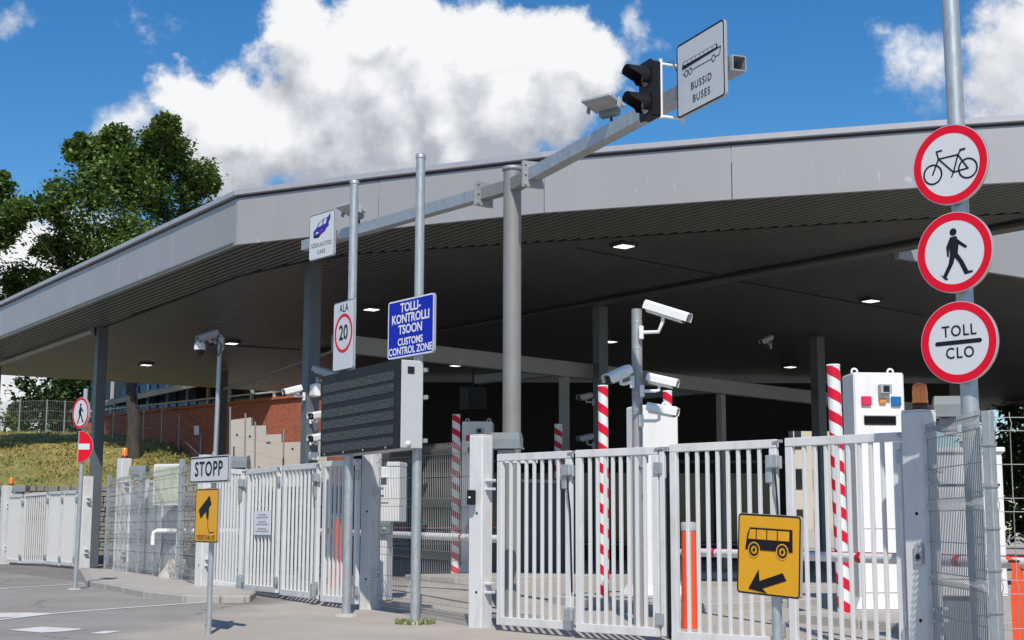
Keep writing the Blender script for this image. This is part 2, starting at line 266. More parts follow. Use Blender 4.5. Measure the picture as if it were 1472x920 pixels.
# ------------------------------------------------------------------ mesh helpers
def gz(x, y):
    "height of the ground: it climbs gently away from the street"
    if y < 16: return max(-.06, .008 * (y - 16))
    return min(.02 * (y - 16), .17)
class MB:
    def __init__(s): s.v = []; s.f = []; s.sm = []
    def add(s, vs, fs, smooth=False):
        b = len(s.v); s.v += [tuple(p) for p in vs]
        for f in fs: s.f.append(tuple(b + i for i in f)); s.sm.append(smooth)
        return s
    def box(s, c, d, rz=0, bev=0.0, mtx=None):
        hx, hy, hz = d[0] / 2, d[1] / 2, d[2] / 2
        T = Matrix.Translation(Vector(c)) @ Matrix.Rotation(rz, 4, 'Z')
        if mtx is not None: T = mtx @ T
        bev = min(bev, hx * .45, hy * .45, hz * .45)
        if bev <= 0:
            vs = [(sx * hx, sy * hy, sz * hz) for sx in (-1, 1) for sy in (-1, 1) for sz in (-1, 1)]
            fs = [(0, 1, 3, 2), (4, 6, 7, 5), (0, 4, 5, 1), (2, 3, 7, 6), (0, 2, 6, 4), (1, 5, 7, 3)]
        else:
            vs = []; idx = {}
            for sx in (-1, 1):
                for sy in (-1, 1):
                    for sz in (-1, 1):
                        for ax in range(3):
                            h = [hx - bev, hy - bev, hz - bev]; h[ax] += bev
                            idx[(sx, sy, sz, ax)] = len(vs); vs.append((sx * h[0], sy * h[1], sz * h[2]))
            I = idx; fs = []
            for a in (-1, 1):
                fs.append([I[(a, -1, -1, 0)], I[(a, 1, -1, 0)], I[(a, 1, 1, 0)], I[(a, -1, 1, 0)]][::a])
                fs.append([I[(-1, a, -1, 1)], I[(-1, a, 1, 1)], I[(1, a, 1, 1)], I[(1, a, -1, 1)]][::a])
                fs.append([I[(-1, -1, a, 2)], I[(1, -1, a, 2)], I[(1, 1, a, 2)], I[(-1, 1, a, 2)]][::a])
                for b in (-1, 1):
                    fs.append([I[(a, b, -1, 0)], I[(a, b, 1, 0)], I[(a, b, 1, 1)], I[(a, b, -1, 1)]][::-a * b])
                    fs.append([I[(a, -1, b, 0)], I[(a, 1, b, 0)], I[(a, 1, b, 2)], I[(a, -1, b, 2)]][::a * b])
                    fs.append([I[(-1, a, b, 1)], I[(1, a, b, 1)], I[(1, a, b, 2)], I[(-1, a, b, 2)]][::-a * b])
                    for c2 in (-1, 1): fs.append([I[(a, b, c2, 0)], I[(a, b, c2, 1)], I[(a, b, c2, 2)]][::a * b * c2])
        return s.add([T @ Vector(p) for p in vs], fs)
    def tube(s, pts, r, n=8, cap=True, smooth=True):
        pts = [Vector(p) for p in pts]; rs = r if isinstance(r, (list, tuple)) else [r] * len(pts)
        vs = []; fs = []; ref = None
        for i, p in enumerate(pts):
            a = pts[max(i - 1, 0)]; b = pts[min(i + 1, len(pts) - 1)]; t = (b - a)
            if t.length < 1e-9: t = Vector((0, 0, 1))
            t.normalize()
            if ref is None: ref = Vector((1, 0, 0)) if abs(t.x) < .8 else Vector((0, 0, 1))
            u = (ref - t * ref.dot(t)).normalized(); w = t.cross(u); ref = u
            for k in range(n):
                an = 2 * math.pi * k / n + (math.pi / 4 if n == 4 else 0); vs.append(p + u * (rs[i] * math.cos(an)) + w * (rs[i] * math.sin(an)))
        for i in range(len(pts) - 1):
            for k in range(n):
                k2 = (k + 1) % n; fs.append((i * n + k, i * n + k2, (i + 1) * n + k2, (i + 1) * n + k))
        s.add(vs, fs, smooth)
        if cap:
            s.add([vs[k] for k in range(n)][::-1], [tuple(range(n))]); s.add(vs[-n:], [tuple(range(n))])
        return s
    def prism(s, poly, y0, y1):
        "outline in x,z pushed from y0 (towards the viewer) to y1"
        n = len(poly)
        ar = sum(poly[i][0] * poly[(i + 1) % n][1] - poly[(i + 1) % n][0] * poly[i][1] for i in range(n))
        if ar < 0: poly = poly[::-1]
        vs = [(x, y0, z) for x, z in poly] + [(x, y1, z) for x, z in poly]
        fs = [tuple(range(n)), tuple(range(2 * n - 1, n - 1, -1))] + [(i, i + n, (i + 1) % n + n, (i + 1) % n) for i in range(n)]
        return s.add(vs, fs)
    def ring(s, outer, inner, y0, y1):
        n = len(outer)
        vs = [(x, y0, z) for x, z in outer] + [(x, y0, z) for x, z in inner] + [(x, y1, z) for x, z in outer] + [(x, y1, z) for x, z in inner]
        fs = []
        for i in range(n):
            j = (i + 1) % n
            fs += [(i, j, n + j, n + i), (2 * n + j, 2 * n + i, 3 * n + i, 3 * n + j), (i, 2 * n + i, 2 * n + j, j), (n + i, n + j, 3 * n + j, 3 * n + i)]
        return s.add(vs, fs)
    def slab(s, poly, z0, z1):
        "plan outline raised from z0 to z1"
        n = len(poly)
        ar = sum(poly[i][0] * poly[(i + 1) % n][1] - poly[(i + 1) % n][0] * poly[i][1] for i in range(n))
        if ar < 0: poly = poly[::-1]
        zz = (lambda z, p: z(p[0], p[1]) if callable(z) else z)
        vs = [(p[0], p[1], zz(z0, p)) for p in poly] + [(p[0], p[1], zz(z1, p)) for p in poly]
        fs = [tuple(range(n - 1, -1, -1)), tuple(range(n, 2 * n))] + [(i, (i + 1) % n, (i + 1) % n + n, i + n) for i in range(n)]
        return s.add(vs, fs)
    def lathe(s, prof, n=20, c=(0, 0, 0), mtx=None):
        vs = []; fs = []
        for r, z in prof:
            for k in range(n):
                a = 2 * math.pi * k / n; p = Vector((c[0] + r * math.cos(a), c[1] + r * math.sin(a), c[2] + z)); vs.append(mtx @ p if mtx is not None else p)
        for i in range(len(prof) - 1):
            for k in range(n):
                k2 = (k + 1) % n; fs.append((i * n + k, i * n + k2, (i + 1) * n + k2, (i + 1) * n + k))
        return s.add(vs, fs, True)
    def line(s, p, q, w, y0, y1):
        p = Vector(p); q = Vector(q); d = (q - p).normalized(); o = Vector((-d.y, d.x)) * (w / 2); e = d * (w / 2)
        return s.prism([tuple(p - e + o), tuple(p - e - o), tuple(q + e - o), tuple(q + e + o)], y0, y1)
    def xf(s, M):
        s.v = [tuple(M @ Vector(p)) for p in s.v]; return s
    def build(s, name, material, parent=None):
        me = bpy.data.meshes.new(name); me.from_pydata(s.v, [], s.f); me.polygons.foreach_set('use_smooth', s.sm)
        me.materials.append(MATS[material]); me.update()
        o = bpy.data.objects.new(name, me); COL.objects.link(o)
        if parent is not None: o.parent = parent
        return o
def tag(o, label=None, cat=None, group=None, kind=None):
    if label: o['label'] = label
    if cat: o['category'] = cat
    if group: o['group'] = group
    if kind: o['kind'] = kind
    return o
def thing(name, label, cat, loc=(0, 0, 0), rz=0, group=None, rx=0, ry=0):
    o = bpy.data.objects.new(name, None); COL.objects.link(o); o.empty_display_size = .2
    o.location = loc; o.rotation_euler = (rx, ry, rz)
    return tag(o, label, cat, group)
def shared(name, src, parent, loc=(0, 0, 0), rz=0):
    o = bpy.data.objects.new(name, src.data); COL.objects.link(o); o.parent = parent; o.location = loc; o.rotation_euler = (0, 0, rz); return o
def rrect(w, h, r, cx=0, cz=0, n=5):
    out = []
    for sx, sz, a0 in ((1, 1, 0), (-1, 1, 90), (-1, -1, 180), (1, -1, 270)):
        for k in range(n + 1):
            a = R(a0 + 90 * k / n); out.append((cx + sx * (w / 2 - r) + r * math.cos(a), cz + sz * (h / 2 - r) + r * math.sin(a)))
    return out
def circ(r, cx=0, cz=0, n=40): return [(cx + r * math.cos(2 * math.pi * k / n), cz + r * math.sin(2 * math.pi * k / n)) for k in range(n)]
def text(parent, body, size, cx, cz, material, y, xs=1.0, bold=0.0, space=1.0, name='lettering'):
    cu = bpy.data.curves.new('t', 'FONT'); cu.body = body; cu.size = size; cu.align_x = 'CENTER'; cu.align_y = 'CENTER'; cu.extrude = .0006; cu.offset = bold; cu.resolution_u = 3; cu.space_character = space
    t = bpy.data.objects.new('t', cu); COL.objects.link(t)
    dg = bpy.context.evaluated_depsgraph_get(); me = bpy.data.meshes.new_from_object(t.evaluated_get(dg))
    bpy.data.objects.remove(t); bpy.data.curves.remove(cu)
    for v in me.vertices: x, yy, z = v.co; v.co = (cx + x * xs, y - z, cz + yy)
    me.materials.clear(); me.materials.append(MATS[material]); me.name = name
    o = bpy.data.objects.new(name, me); COL.objects.link(o); o.parent = parent
    return o
def plate(parent, w, h, r, cx, cz, y, face='sign_white', border=None, bw=.012, gap=.008, name='sign_plate', back='aluminium', t=.022):
    "sign panel with folded edge: plate > face, border"
    p = MB().prism(rrect(w, h, r, cx, cz), y, y + t).build(name, back, parent)
    MB().prism(rrect(w - .006, h - .006, max(r - .003, .002), cx, cz), y - .0015, y - .0002).build('face', face, p)
    if border:
        MB().ring(rrect(w - 2 * gap, h - 2 * gap, max(r - gap, .004), cx, cz), rrect(w - 2 * gap - 2 * bw, h - 2 * gap - 2 * bw, max(r - gap - bw, .003), cx, cz), y - .003, y - .0016).build('border', border, p)
    return p
def disc(parent, r, cz, y, face='sign_white', rim='sign_red', rw=.095, name='sign_plate'):
    p = MB().prism(circ(r, 0, cz, 56), y, y + .03).build(name, 'aluminium', parent)
    MB().prism(circ(r - .004, 0, cz, 56), y - .0015, y - .0002).build('face', face, p)
    if rim: MB().ring(circ(r - .006, 0, cz, 56), circ(r - rw, 0, cz, 56), y - .003, y - .0016).build('red_rim', rim, p)
    return p
def pole(parent, h, r, material='galvanised', cap=True, z0=0.0):
    p = MB().tube([(0, 0, z0), (0, 0, h * .5), (0, 0, h)], r, 20).build('pole', material, parent)
    if cap: MB().lathe([(r * 1.12, h - .035), (r * 1.14, h), (r * .95, h + .018), (0.001, h + .022)], 20).build('pole_cap', material, p)
    return p
def bands(parent, zs, r, y):
    for z in zs:
        m_ = MB().lathe([(r + .004, z - .012), (r + .006, z), (r + .004, z + .012)], 20); m_.box((0, y / 2 - .01, z), (.05, abs(y), .03)); m_.build('clamp', 'galvanised_dull', parent)

# ================================================================== the setting
U = Vector((.558, -.830)); V = Vector((.830, .558))        # along the canopy's left edge / along the lanes
def clip(poly, n, d):
    "keep the part of a plan polygon where n.p <= d"
    out = []
    for i in range(len(poly)):
        p, q = poly[i], poly[(i + 1) % len(poly)]; a = n[0] * p[0] + n[1] * p[1] - d; b = n[0] * q[0] + n[1] * q[1] - d
        if a <= 0: out.append(p)
        if a * b < 0: t = a / (a - b); out.append((p[0] + t * (q[0] - p[0]), p[1] + t * (q[1] - p[1])))
    return out
# ground sheet
xs = [-900, -300, -120, -60] + [-40 + i for i in range(81)] + [60, 120, 300, 900]
ys = [-300, -100, -40, -20] + [-10 + i for i in range(81)] + [90, 130, 300, 1200]
mb = MB(); nx = len(xs)
mb.add([(x, y, gz(x, y)) for y in ys for x in xs], [(j * nx + i, j * nx + i + 1, (j + 1) * nx + i + 1, (j + 1) * nx + i) for j in range(len(ys) - 1) for i in range(nx - 1)])
tag(mb.build('ground', 'ground'), kind='structure')

def strip(pts, w, name, label, material='road_paint', dz=.006):
    m_ = MB(); vs = []; fs = []; P = []
    for a, b in zip(pts, pts[1:]):
        n = max(2, int((Vector(b) - Vector(a)).length / .5))
        P += [(a[0] + (b[0] - a[0]) * i / n, a[1] + (b[1] - a[1]) * i / n) for i in range(n)]
    P.append(pts[-1])
    for i, p in enumerate(P):
        d = (Vector(P[min(i + 1, len(P) - 1)]) - Vector(P[max(i - 1, 0)])).normalized(); o = Vector((-d.y, d.x)) * w / 2
        for s in (1, -1):
            q = Vector(p) + o * s; vs.append((q.x, q.y, gz(q.x, q.y) + dz))
    fs = [(2 * i, 2 * i + 1, 2 * i + 3, 2 * i + 2) for i in range(len(P) - 1)]
    o = m_.add(vs, fs).build(name, material); return tag(o, label, kind='structure')
strip([(-6.382, 17.201), (-6.185, 18.019), (-5.854, 18.983), (-5.266, 19.935), (-4.347, 21.220)], .11, 'road_marking', 'long thin white line across the road towards the left gate')
strip([(-8.655, 23.843), (-8.346, 24.240), (-8.026, 25.374), (-7.674, 26.971)], .12, 'road_marking', 'thin white line across the far lane before the left gate')
def blot(poly, name, label):
    vs = [(x, y, gz(x, y) + .005) for x, y in poly]; return tag(MB().add(vs, [tuple(range(len(poly)))]).build(name, 'road_paint'), label, kind='structure')
blot([(-6.426, 18.224), (-6.011, 18.516), (-5.846, 19.042), (-6.218, 19.146), (-6.727, 19.066)], 'road_marking', 'worn white arrow stub beside the long line')
blot([(-5.591, 16.578), (-5.113, 16.243), (-4.902, 16.424), (-4.787, 16.741), (-5.354, 16.999)], 'road_marking', 'worn white lens shaped mark on the near road')
blot([(-4.578, 16.176), (-4.402, 16.139), (-4.295, 16.533), (-4.497, 16.482)], 'road_marking', 'short worn white dash beside the lens shaped mark')

def island(poly, name, label, h=.12, kw=.16):
    top = MB().slab(poly, lambda x, y: gz(x, y) - .05, lambda x, y: gz(x, y) + h - .004).build(name, 'concrete'); tag(top, label, kind='structure')
    n = len(poly); c = Vector((sum(p[0] for p in poly) / n, sum(p[1] for p in poly) / n))
    for i in range(n):
        a, b = Vector(poly[i]), Vector(poly[(i + 1) % n]); L = (b - a).length; d = (b - a) / L; nrm = Vector((d.y, -d.x))
        if nrm.dot(c - (a + b) / 2) > 0: nrm = -nrm
        k = max(1, round(L / 1.0))
        for j in range(k):
            p = a + d * (L * j / k); q = a + d * (L * (j + 1) / k); mid = (p + q) / 2; z = gz(*mid)
            slope = math.atan2(gz(*q) - gz(*p), (q - p).length)
            T = Matrix.Translation((mid.x + nrm.x * (kw / 2 - .09), mid.y + nrm.y * (kw / 2 - .09), z + h / 2 - .05)) @ Matrix.Rotation(math.atan2(d.y, d.x), 4, 'Z') @ Matrix.Rotation(-slope, 4, 'Y')
            MB().box((0, 0, 0), ((q - p).length - .008, kw, h + .1), bev=.018, mtx=T).build('kerb_stone', 'kerb', top)
    return top
island([(-7.522, 26.440), (-7.144, 25.283), (-5.436, 22.252), (-4.655, 21.354), (-4.126, 21.156), (-3.806, 21.244), (-3.9, 22.3), (-4.6, 23.6), (-6.2, 27.0), (-9.0, 33.2), (-9.9, 34.2)], 'traffic_island', 'concrete island carrying the wire mesh enclosure on the left', .10)
def lane_island(x, y, w, l, label):
    c = Vector((x, y)); a = c - U * w / 2; b = c + U * w / 2
    return island([tuple(a), tuple(b - V * .0), tuple(b + V * l), tuple(a + V * l)], 'traffic_island', label)
lane_island(4.05, 17.1, 2.3, 8, 'concrete lane island under the tall white kiosk by the right post')
lane_island(1.25, 20.2, 2.4, 7, 'concrete lane island behind the middle gate leaves')
lane_island(-1.5, 28.2, 1.9, 7, 'concrete lane island under the shaded kiosk behind the mesh panel')

# ------------------------------------------------------------------ canopy
EDGE = [(-18.2, 46.5), (-16.36, 43.8), (-14.51, 41.05), (-12.66, 38.3), (-10.81, 35.55), (-8.96, 32.8), (-7.11, 30.05), (-5.24, 27.27), (-2.42, 25.81), (.54, 24.38), (3.59, 23.34), (6.72, 22.38), (10.0, 21.55), (13.2, 20.85), (16.0, 20.3)]
ROOF = EDGE + [(34, 42), (16.5, 75)]
canopy = thing('canopy', 'huge flat grey metal canopy roof on dark columns over the checkpoint lanes', 'canopy', (0, 0, 0))
ZB = 6.5
for i in range(len(EDGE) - 1):
    a, b = Vector(EDGE[i]), Vector(EDGE[i + 1]); d = (b - a).normalized(); o = Vector((d.y, -d.x)); L = (b - a).length; mid = (a + b) / 2; rz = math.atan2(d.y, d.x)
    g = .006 if i != 6 else .012
    j = random.uniform(-.003, .003)
    MB().box((mid.x - o.x * (.03 + j), mid.y - o.y * (.03 + j), ZB + .455), (L - 2 * g, .06, .91), rz, .006).build('fascia_panel', 'fascia_grey', canopy)
    MB().box((mid.x - o.x * .06, mid.y - o.y * .06, ZB + .930), (L + .004, .10, .035), rz).build('shadow_gap', 'coping_dark', canopy)
    MB().box((mid.x - o.x * .10, mid.y - o.y * .10, ZB + 1.003), (L + .05, .36, .105), rz, .012).build('coping', 'coping', canopy)
# bulkhead corner tip and roof void on the right
TIP = Vector((7.62, 28.45)); aT = TIP.dot(U); bT = TIP.dot(V)
R1 = clip(ROOF, (V.x, V.y), bT); R2 = clip(clip(ROOF, (-V.x, -V.y), -bT), (U.x, U.y), aT)
mb = MB()
for P in (R1, R2): mb.slab([(x * .999 + .02, y * .999 + .03) for x, y in P], ZB + .62, ZB + .90)
mb.build('roof_deck', 'coping', canopy)
INNER = [(-19.420, 51.003, 6.500), (-16.114, 46.134, 6.500), (-10.719, 38.435, 6.500), (-5.880, 30.870, 6.500), (-4.084, 28.974, 6.500), (-2.959, 28.248, 6.500), (0.573, 27.043, 6.500), (3.969, 25.900, 6.500), (7.065, 24.905, 6.500), (8.731, 24.405, 6.500), (12.111, 23.380, 6.500)]
INNER = [(p[0], p[1]) for p in INNER]
def scan(poly, b):
    "stretches of the line at lane-offset b inside a plan polygon, measured along U"
    hit = []
    for i in range(len(poly)):
        p, q = Vector(poly[i]), Vector(poly[(i + 1) % len(poly)]); pb, qb = p.dot(V) - b, q.dot(V) - b
        if pb * qb < 0: t = pb / (pb - qb); hit.append((p + (q - p) * t).dot(U))
    hit.sort(); return list(zip(hit[::2], hit[1::2]))
BAND = EDGE + INNER[::-1]
mb = MB(); bs = [Vector(p).dot(V) for p in BAND]; b = min(bs) + .05
rzU = math.atan2(U.y, U.x)
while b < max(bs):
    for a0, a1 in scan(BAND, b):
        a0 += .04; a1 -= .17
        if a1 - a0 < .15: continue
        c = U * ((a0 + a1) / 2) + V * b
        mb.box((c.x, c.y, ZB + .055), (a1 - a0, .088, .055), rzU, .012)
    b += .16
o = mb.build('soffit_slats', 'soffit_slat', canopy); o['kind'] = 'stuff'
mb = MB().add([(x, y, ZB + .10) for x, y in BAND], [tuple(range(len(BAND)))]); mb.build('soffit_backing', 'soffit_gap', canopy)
def ribbed(m):
    n, l = MATS[m].node_tree.nodes, MATS[m].node_tree.links; b_ = n['Principled BSDF']; t = n.new('ShaderNodeTexCoord'); mp = n.new('ShaderNodeMapping'); mp.inputs['Rotation'].default_value = (0, 0, -math.atan2(V.y, V.x)); l.new(t.outputs['Object'], mp.inputs[0])
    w = n.new('ShaderNodeTexWave'); w.inputs['Scale'].default_value = 1.0; l.new(mp.outputs[0], w.inputs['Vector']); w.inputs['Scale'].default_value = .314 / .16
    bp = n.new('ShaderNodeBump'); bp.inputs['Strength'].default_value = .9; bp.inputs['Distance'].default_value = .05; l.new(w.outputs['Fac'], bp.inputs['Height']); l.new(bp.outputs[0], b_.inputs['Normal'])
ribbed('soffit_inner')
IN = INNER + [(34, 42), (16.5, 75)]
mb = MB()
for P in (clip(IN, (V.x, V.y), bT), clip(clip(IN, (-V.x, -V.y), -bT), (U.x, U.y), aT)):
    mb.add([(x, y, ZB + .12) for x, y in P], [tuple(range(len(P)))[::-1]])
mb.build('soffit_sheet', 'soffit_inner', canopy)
# edge trim between slatted border and inner soffit, and the long joint further in
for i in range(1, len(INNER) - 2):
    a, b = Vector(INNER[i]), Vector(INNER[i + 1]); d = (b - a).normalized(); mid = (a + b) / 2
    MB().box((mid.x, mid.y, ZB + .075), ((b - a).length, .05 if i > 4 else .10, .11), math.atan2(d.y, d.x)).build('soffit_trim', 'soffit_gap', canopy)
s0 = Vector(((-6.378, 44.967, 6.500))[:2]); s1 = Vector(((9.037, 25.284, 6.500))[:2]); d = (s1 - s0).normalized(); mid = (s0 + s1) / 2
MB().box((mid.x, mid.y, ZB + .08), ((s1 - s0).length, .07, .06), math.atan2(d.y, d.x)).build('soffit_joint', 'soffit_gap', canopy)
q = mid + Vector((-d.y, d.x)) * .35
MB().box((q.x, q.y, ZB + .07), ((s1 - s0).length, .36, .06), math.atan2(d.y, d.x)).build('soffit_batten', 'soffit_slat', canopy)
for k, (pa, pb) in enumerate([((1.274, 28.073, 6.500), (4.394, 30.952, 6.500)), ((4.785, 31.567, 6.500), (10.532, 36.840, 6.500)), ((-8.986, 42.965, 6.500), (-6.492, 44.260, 6.500))]):
    a, b = Vector(pa[:2]), Vector(pb[:2]); d = (b - a).normalized(); mid = (a + b) / 2
    MB().box((mid.x, mid.y, ZB + .112), ((b - a).length, .035, .02), math.atan2(d.y, d.x)).build('soffit_joint', 'soffit_gap', canopy)
a = TIP; b = TIP + V * 14; mid = (a + b) / 2
MB().box((mid.x, mid.y, ZB + .5), (14, .12, 1.0), math.atan2(V.y, V.x)).build('bulkhead', 'fascia_grey', canopy)
for p in [(2.147, 27.564, 6.500), (8.492, 34.143, 6.500), (-3.474, 35.700, 6.500), (-8.195, 42.378, 6.500), (-12.085, 47.990, 6.500), (2.826, 41.723, 6.500), (-1.854, 47.922, 6.500), (0.765, 58.577, 6.500), (9.207, 48.036, 6.500), (10.407, 59.499, 6.500)]:
    l_ = MB().box((p[0], p[1], ZB + .085), (.41, .41, .07), rzU).build('light_frame', 'coping_dark', canopy)
    MB().box((p[0], p[1], ZB + .045), (.29, .29, .012), rzU).build('light_panel', 'light_panel', l_)
def column(x, y, w, z1, z0=None, m='column_dark', d=None, rz=None):
    z0 = gz(x, y) if z0 is None else z0
    MB().box((x, y, (z0 + z1) / 2), (w, d or w, z1 - z0), rzU if rz is None else rz, .012).build('column', m, canopy)
column(-11.02, 38.9, .27, 6.56); column(-4.05, 29.3, .27, 6.56); column(2.15, 35.2, .27, 6.56); column(8.55, 40.6, .30, 6.56)
column(-9.85, 49.6, .27, 6.56); column(-16.75, 47.2, .27, 6.56)
# longitudinal strut under the soffit by the second column
MB().tube([(-9.85, 49.6, 5.9), (-4.3, 40.5, 6.35)], .06, 8).build('strut', 'galvanised_dull', canopy)
MB().tube([(-11.25, 38.9, 6.45), (-16.75, 47.2, 6.45)], .09, 8).build('strut', 'beam_grey', canopy)
# pale lane beam on thin posts
gb = thing('steel_portal', 'pale grey steel beam on slim posts running back through the lanes', 'beam', (0, 0, 0))
b0 = Vector(((-3.699, 30.113, 4.980))[:2]); b1 = Vector(((16.064, 49.245, 4.980))[:2]); d = (b1 - b0).normalized(); mid = (b0 + b1) / 2; rzV = math.atan2(d.y, d.x)
MB().box((mid.x, mid.y, 5.0), ((b1 - b0).length, .20, .37), rzV, .01).build('beam', 'beam_grey', gb)
for p in ((1.262, 35.038, 4.820), (5.648, 39.367, 4.820)):
    MB().box((p[0], p[1], 2.5), (.19, .19, 4.66), rzV, .01).build('post', 'beam_grey', gb)
    q = Vector(p[:2]) + Vector((d.y, -d.x)) * -1.6
    MB().box((q.x, q.y, 4.98), (.18, 3.0, .22), rzV, .01).build('cross_beam', 'box_grey', gb)

# dark terminal building at the back of the lanes
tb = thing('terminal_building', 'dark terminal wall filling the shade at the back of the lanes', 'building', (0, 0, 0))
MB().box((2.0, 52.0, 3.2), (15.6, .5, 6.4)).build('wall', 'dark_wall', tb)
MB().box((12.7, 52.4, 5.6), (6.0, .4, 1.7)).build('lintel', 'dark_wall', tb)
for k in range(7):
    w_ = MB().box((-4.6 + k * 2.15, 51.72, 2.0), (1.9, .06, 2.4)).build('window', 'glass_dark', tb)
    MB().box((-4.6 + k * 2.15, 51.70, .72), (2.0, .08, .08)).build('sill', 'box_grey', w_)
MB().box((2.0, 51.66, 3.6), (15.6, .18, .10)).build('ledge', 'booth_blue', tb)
bo = thing('lane_booth', 'low dark blue booth in the shade behind the first gate leaf', 'booth', (.50, 31.2, gz(0, 31)), rzU)
MB().box((0, 0, 1.0), (1.0, 1.6, 1.94), 0, .02).build('body', 'booth_blue', bo)
MB().box((0, 0, 2.0), (1.16, 1.76, .08), 0, .02).build('roof', 'beam_grey', bo)
MB().box((-.2, -.815, 1.35), (.5, .03, .7)).build('window', 'glass_dark', bo)
sb = thing('signal_box', 'dark boxy display hanging under the canopy above the shaded kiosk', 'display', (-0.904, 34.000, 4.198), rzU)
MB().box((0, 0, 0), (.42, .5, .55), 0, .02).build('case', 'charcoal', sb); MB().box((.215, 0, 0), (.015, .42, .46)).build('screen', 'black_plastic', sb); MB().tube([(0, 0, .27), (0, 0, 1.2)], .02, 8).build('hanger', 'charcoal', sb)

# ------------------------------------------------------------------ bank, walls and house behind on the left
def bz(x, y):
    t = min(max((y - 61.6) / 17.3, 0), 1); z = 2.95 + 3.45 * (t ** .75)
    f = min(max((-10.8 - (y - 61.2) * .10 - x) / 5.3, 0), 1); f = f * f * (3 - 2 * f)
    return .2 + (z - .2) * (.35 + .65 * f) if f < 1 else z
mb = MB(); bx = [-140, -90] + [-60 + i for i in range(54)]; by = [61.4 + .9 * i for i in range(27)] + [92, 115, 160, 260]
mb.add([(x, y, bz(x, y) + random.uniform(-.06, .06)) for y in by for x in bx], [(j * len(bx) + i, j * len(bx) + i + 1, (j + 1) * len(bx) + i + 1, (j + 1) * len(bx) + i) for j in range(len(by) - 1) for i in range(len(bx) - 1)], True)
tag(mb.build('hill', 'bank_grass'), kind='structure')
mb = MB(); rr = random.Random(3)
for i in range(26000):
    x = rr.uniform(-34, -8.5); y = 61.6 + 19 * rr.random() ** 1.2; z = bz(x, y)
    h = rr.uniform(.03, .11) * (2 if rr.random() < .06 else 1); a = rr.uniform(0, math.pi); w = rr.uniform(.03, .07); dx, dy = math.cos(a) * w, math.sin(a) * w; lx, ly = rr.uniform(-.15, .15), rr.uniform(-.15, .15)
    mb.add([(x - dx, y - dy, z - .04), (x + dx, y + dy, z - .04), (x + lx, y + ly, z + h)], [(0, 1, 2)])
tag(mb.build('grass', 'grass_blade'), 'dry yellow green grass covering the bank', 'grass', kind='stuff')
rw = thing('retaining_wall', 'low rough stone wall holding the grass bank behind the far gate', 'wall', (0, 61.3, 0))
MB().box((-33, .12, 1.5), (54, .2, 2.85)).build('core', 'stone', rw)
rr = random.Random(5); zc = .1
while zc < 2.92:
    hh = rr.uniform(.14, .26); x = -26.5
    while x < -6:
        w = rr.uniform(.22, .62)
        if zc > 1.7 or (x > -18.5 and x < -12): MB().box((x + w / 2, -.05 + rr.uniform(-.04, .04), zc + hh / 2), (w - .03, .22, hh - .025), rr.uniform(-.03, .03), .02).build('stone', 'stone', rw)
        x += w
    zc += hh

bh = thing('brick_building', 'long red brick building with a window band on top of the bank', 'building', (0, 0, 0))
q0 = Vector((-23.4, 79.6)); q1 = Vector((-6.6, 63.4)); d = (q1 - q0).normalized(); L = (q1 - q0).length; rzq = math.atan2(d.y, d.x); nv = Vector((d.y, -d.x))
mid = (q0 + q1) / 2; ZS = 7.26
MB().box((mid.x - nv.x * .25, mid.y - nv.y * .25, 3.75), (L, .5, 6.9), rzq).build('wall', 'brick', bh)
MB().box((mid.x - nv.x * .1, mid.y - nv.y * .1, ZS - .03), (L, .5, .13), rzq, .01).build('sill_course', 'brick', bh)
MB().box((mid.x - nv.x * .6, mid.y - nv.y * .6, ZS + 1.4), (L, .3, 2.8), rzq).build('window_band', 'glass_dark', bh)
t = .5
while t < L - .3:
    p = q0 + d * t - nv * .38
    MB().box((p.x, p.y, ZS + 1.4), (.11, .14, 2.8), rzq).build('mullion', 'mullion', bh); t += 1.8
for t0 in (3.2, 5.0, 6.8, 8.6):
    p = q0 + d * (t0 + .85) - nv * .42
    MB().box((p.x, p.y, ZS + .8), (1.55, .05, 1.3), rzq).build('pane', 'glass_sky_reflection', bh)  # blue sky reflection painted as colour on the left panes of the dark band
p = mid - nv * .36
MB().box((p.x, p.y, ZS + .35), (L, .10, .08), rzq).build('rail', 'mullion', bh)
c0 = Vector(((-22.225, 79.000, 7.897))[:2]); c1 = Vector(((-13.025, 65.200, 7.757))[:2]); dc = (c1 - c0).normalized(); nc = Vector((-dc.y, dc.x)); mc = (c0 + c1) / 2
T = Matrix.Translation((mc.x + nc.x * 1.2, mc.y + nc.y * 1.2, 8.2)) @ Matrix.Rotation(math.atan2(dc.y, dc.x), 4, 'Z') @ Matrix.Rotation(R(14), 4, 'X')
cn = MB().box((0, 0, 0), ((c1 - c0).length, 2.6, .24), 0, .02, T).build('awning', 'rust_roof', bh)
n = 26
for k in range(n):
    MB().box((-(c1 - c0).length / 2 + (k + .5) * (c1 - c0).length / n, 0, .15), (.13, 2.6, .07), 0, 0, T).build('rib', 'rust_roof', cn)
um = mid - nv * 4.2
MB().box((um.x, um.y, 11.2), (L, .4, 4.8), rzq).build('upper_wall', 'brick', bh)
rf = MB().box((um.x - nv.x * 3.4, um.y - nv.y * 3.4, 13.7), (L + .6, 8.0, .3), rzq).build('roof', 'rust_roof', bh)
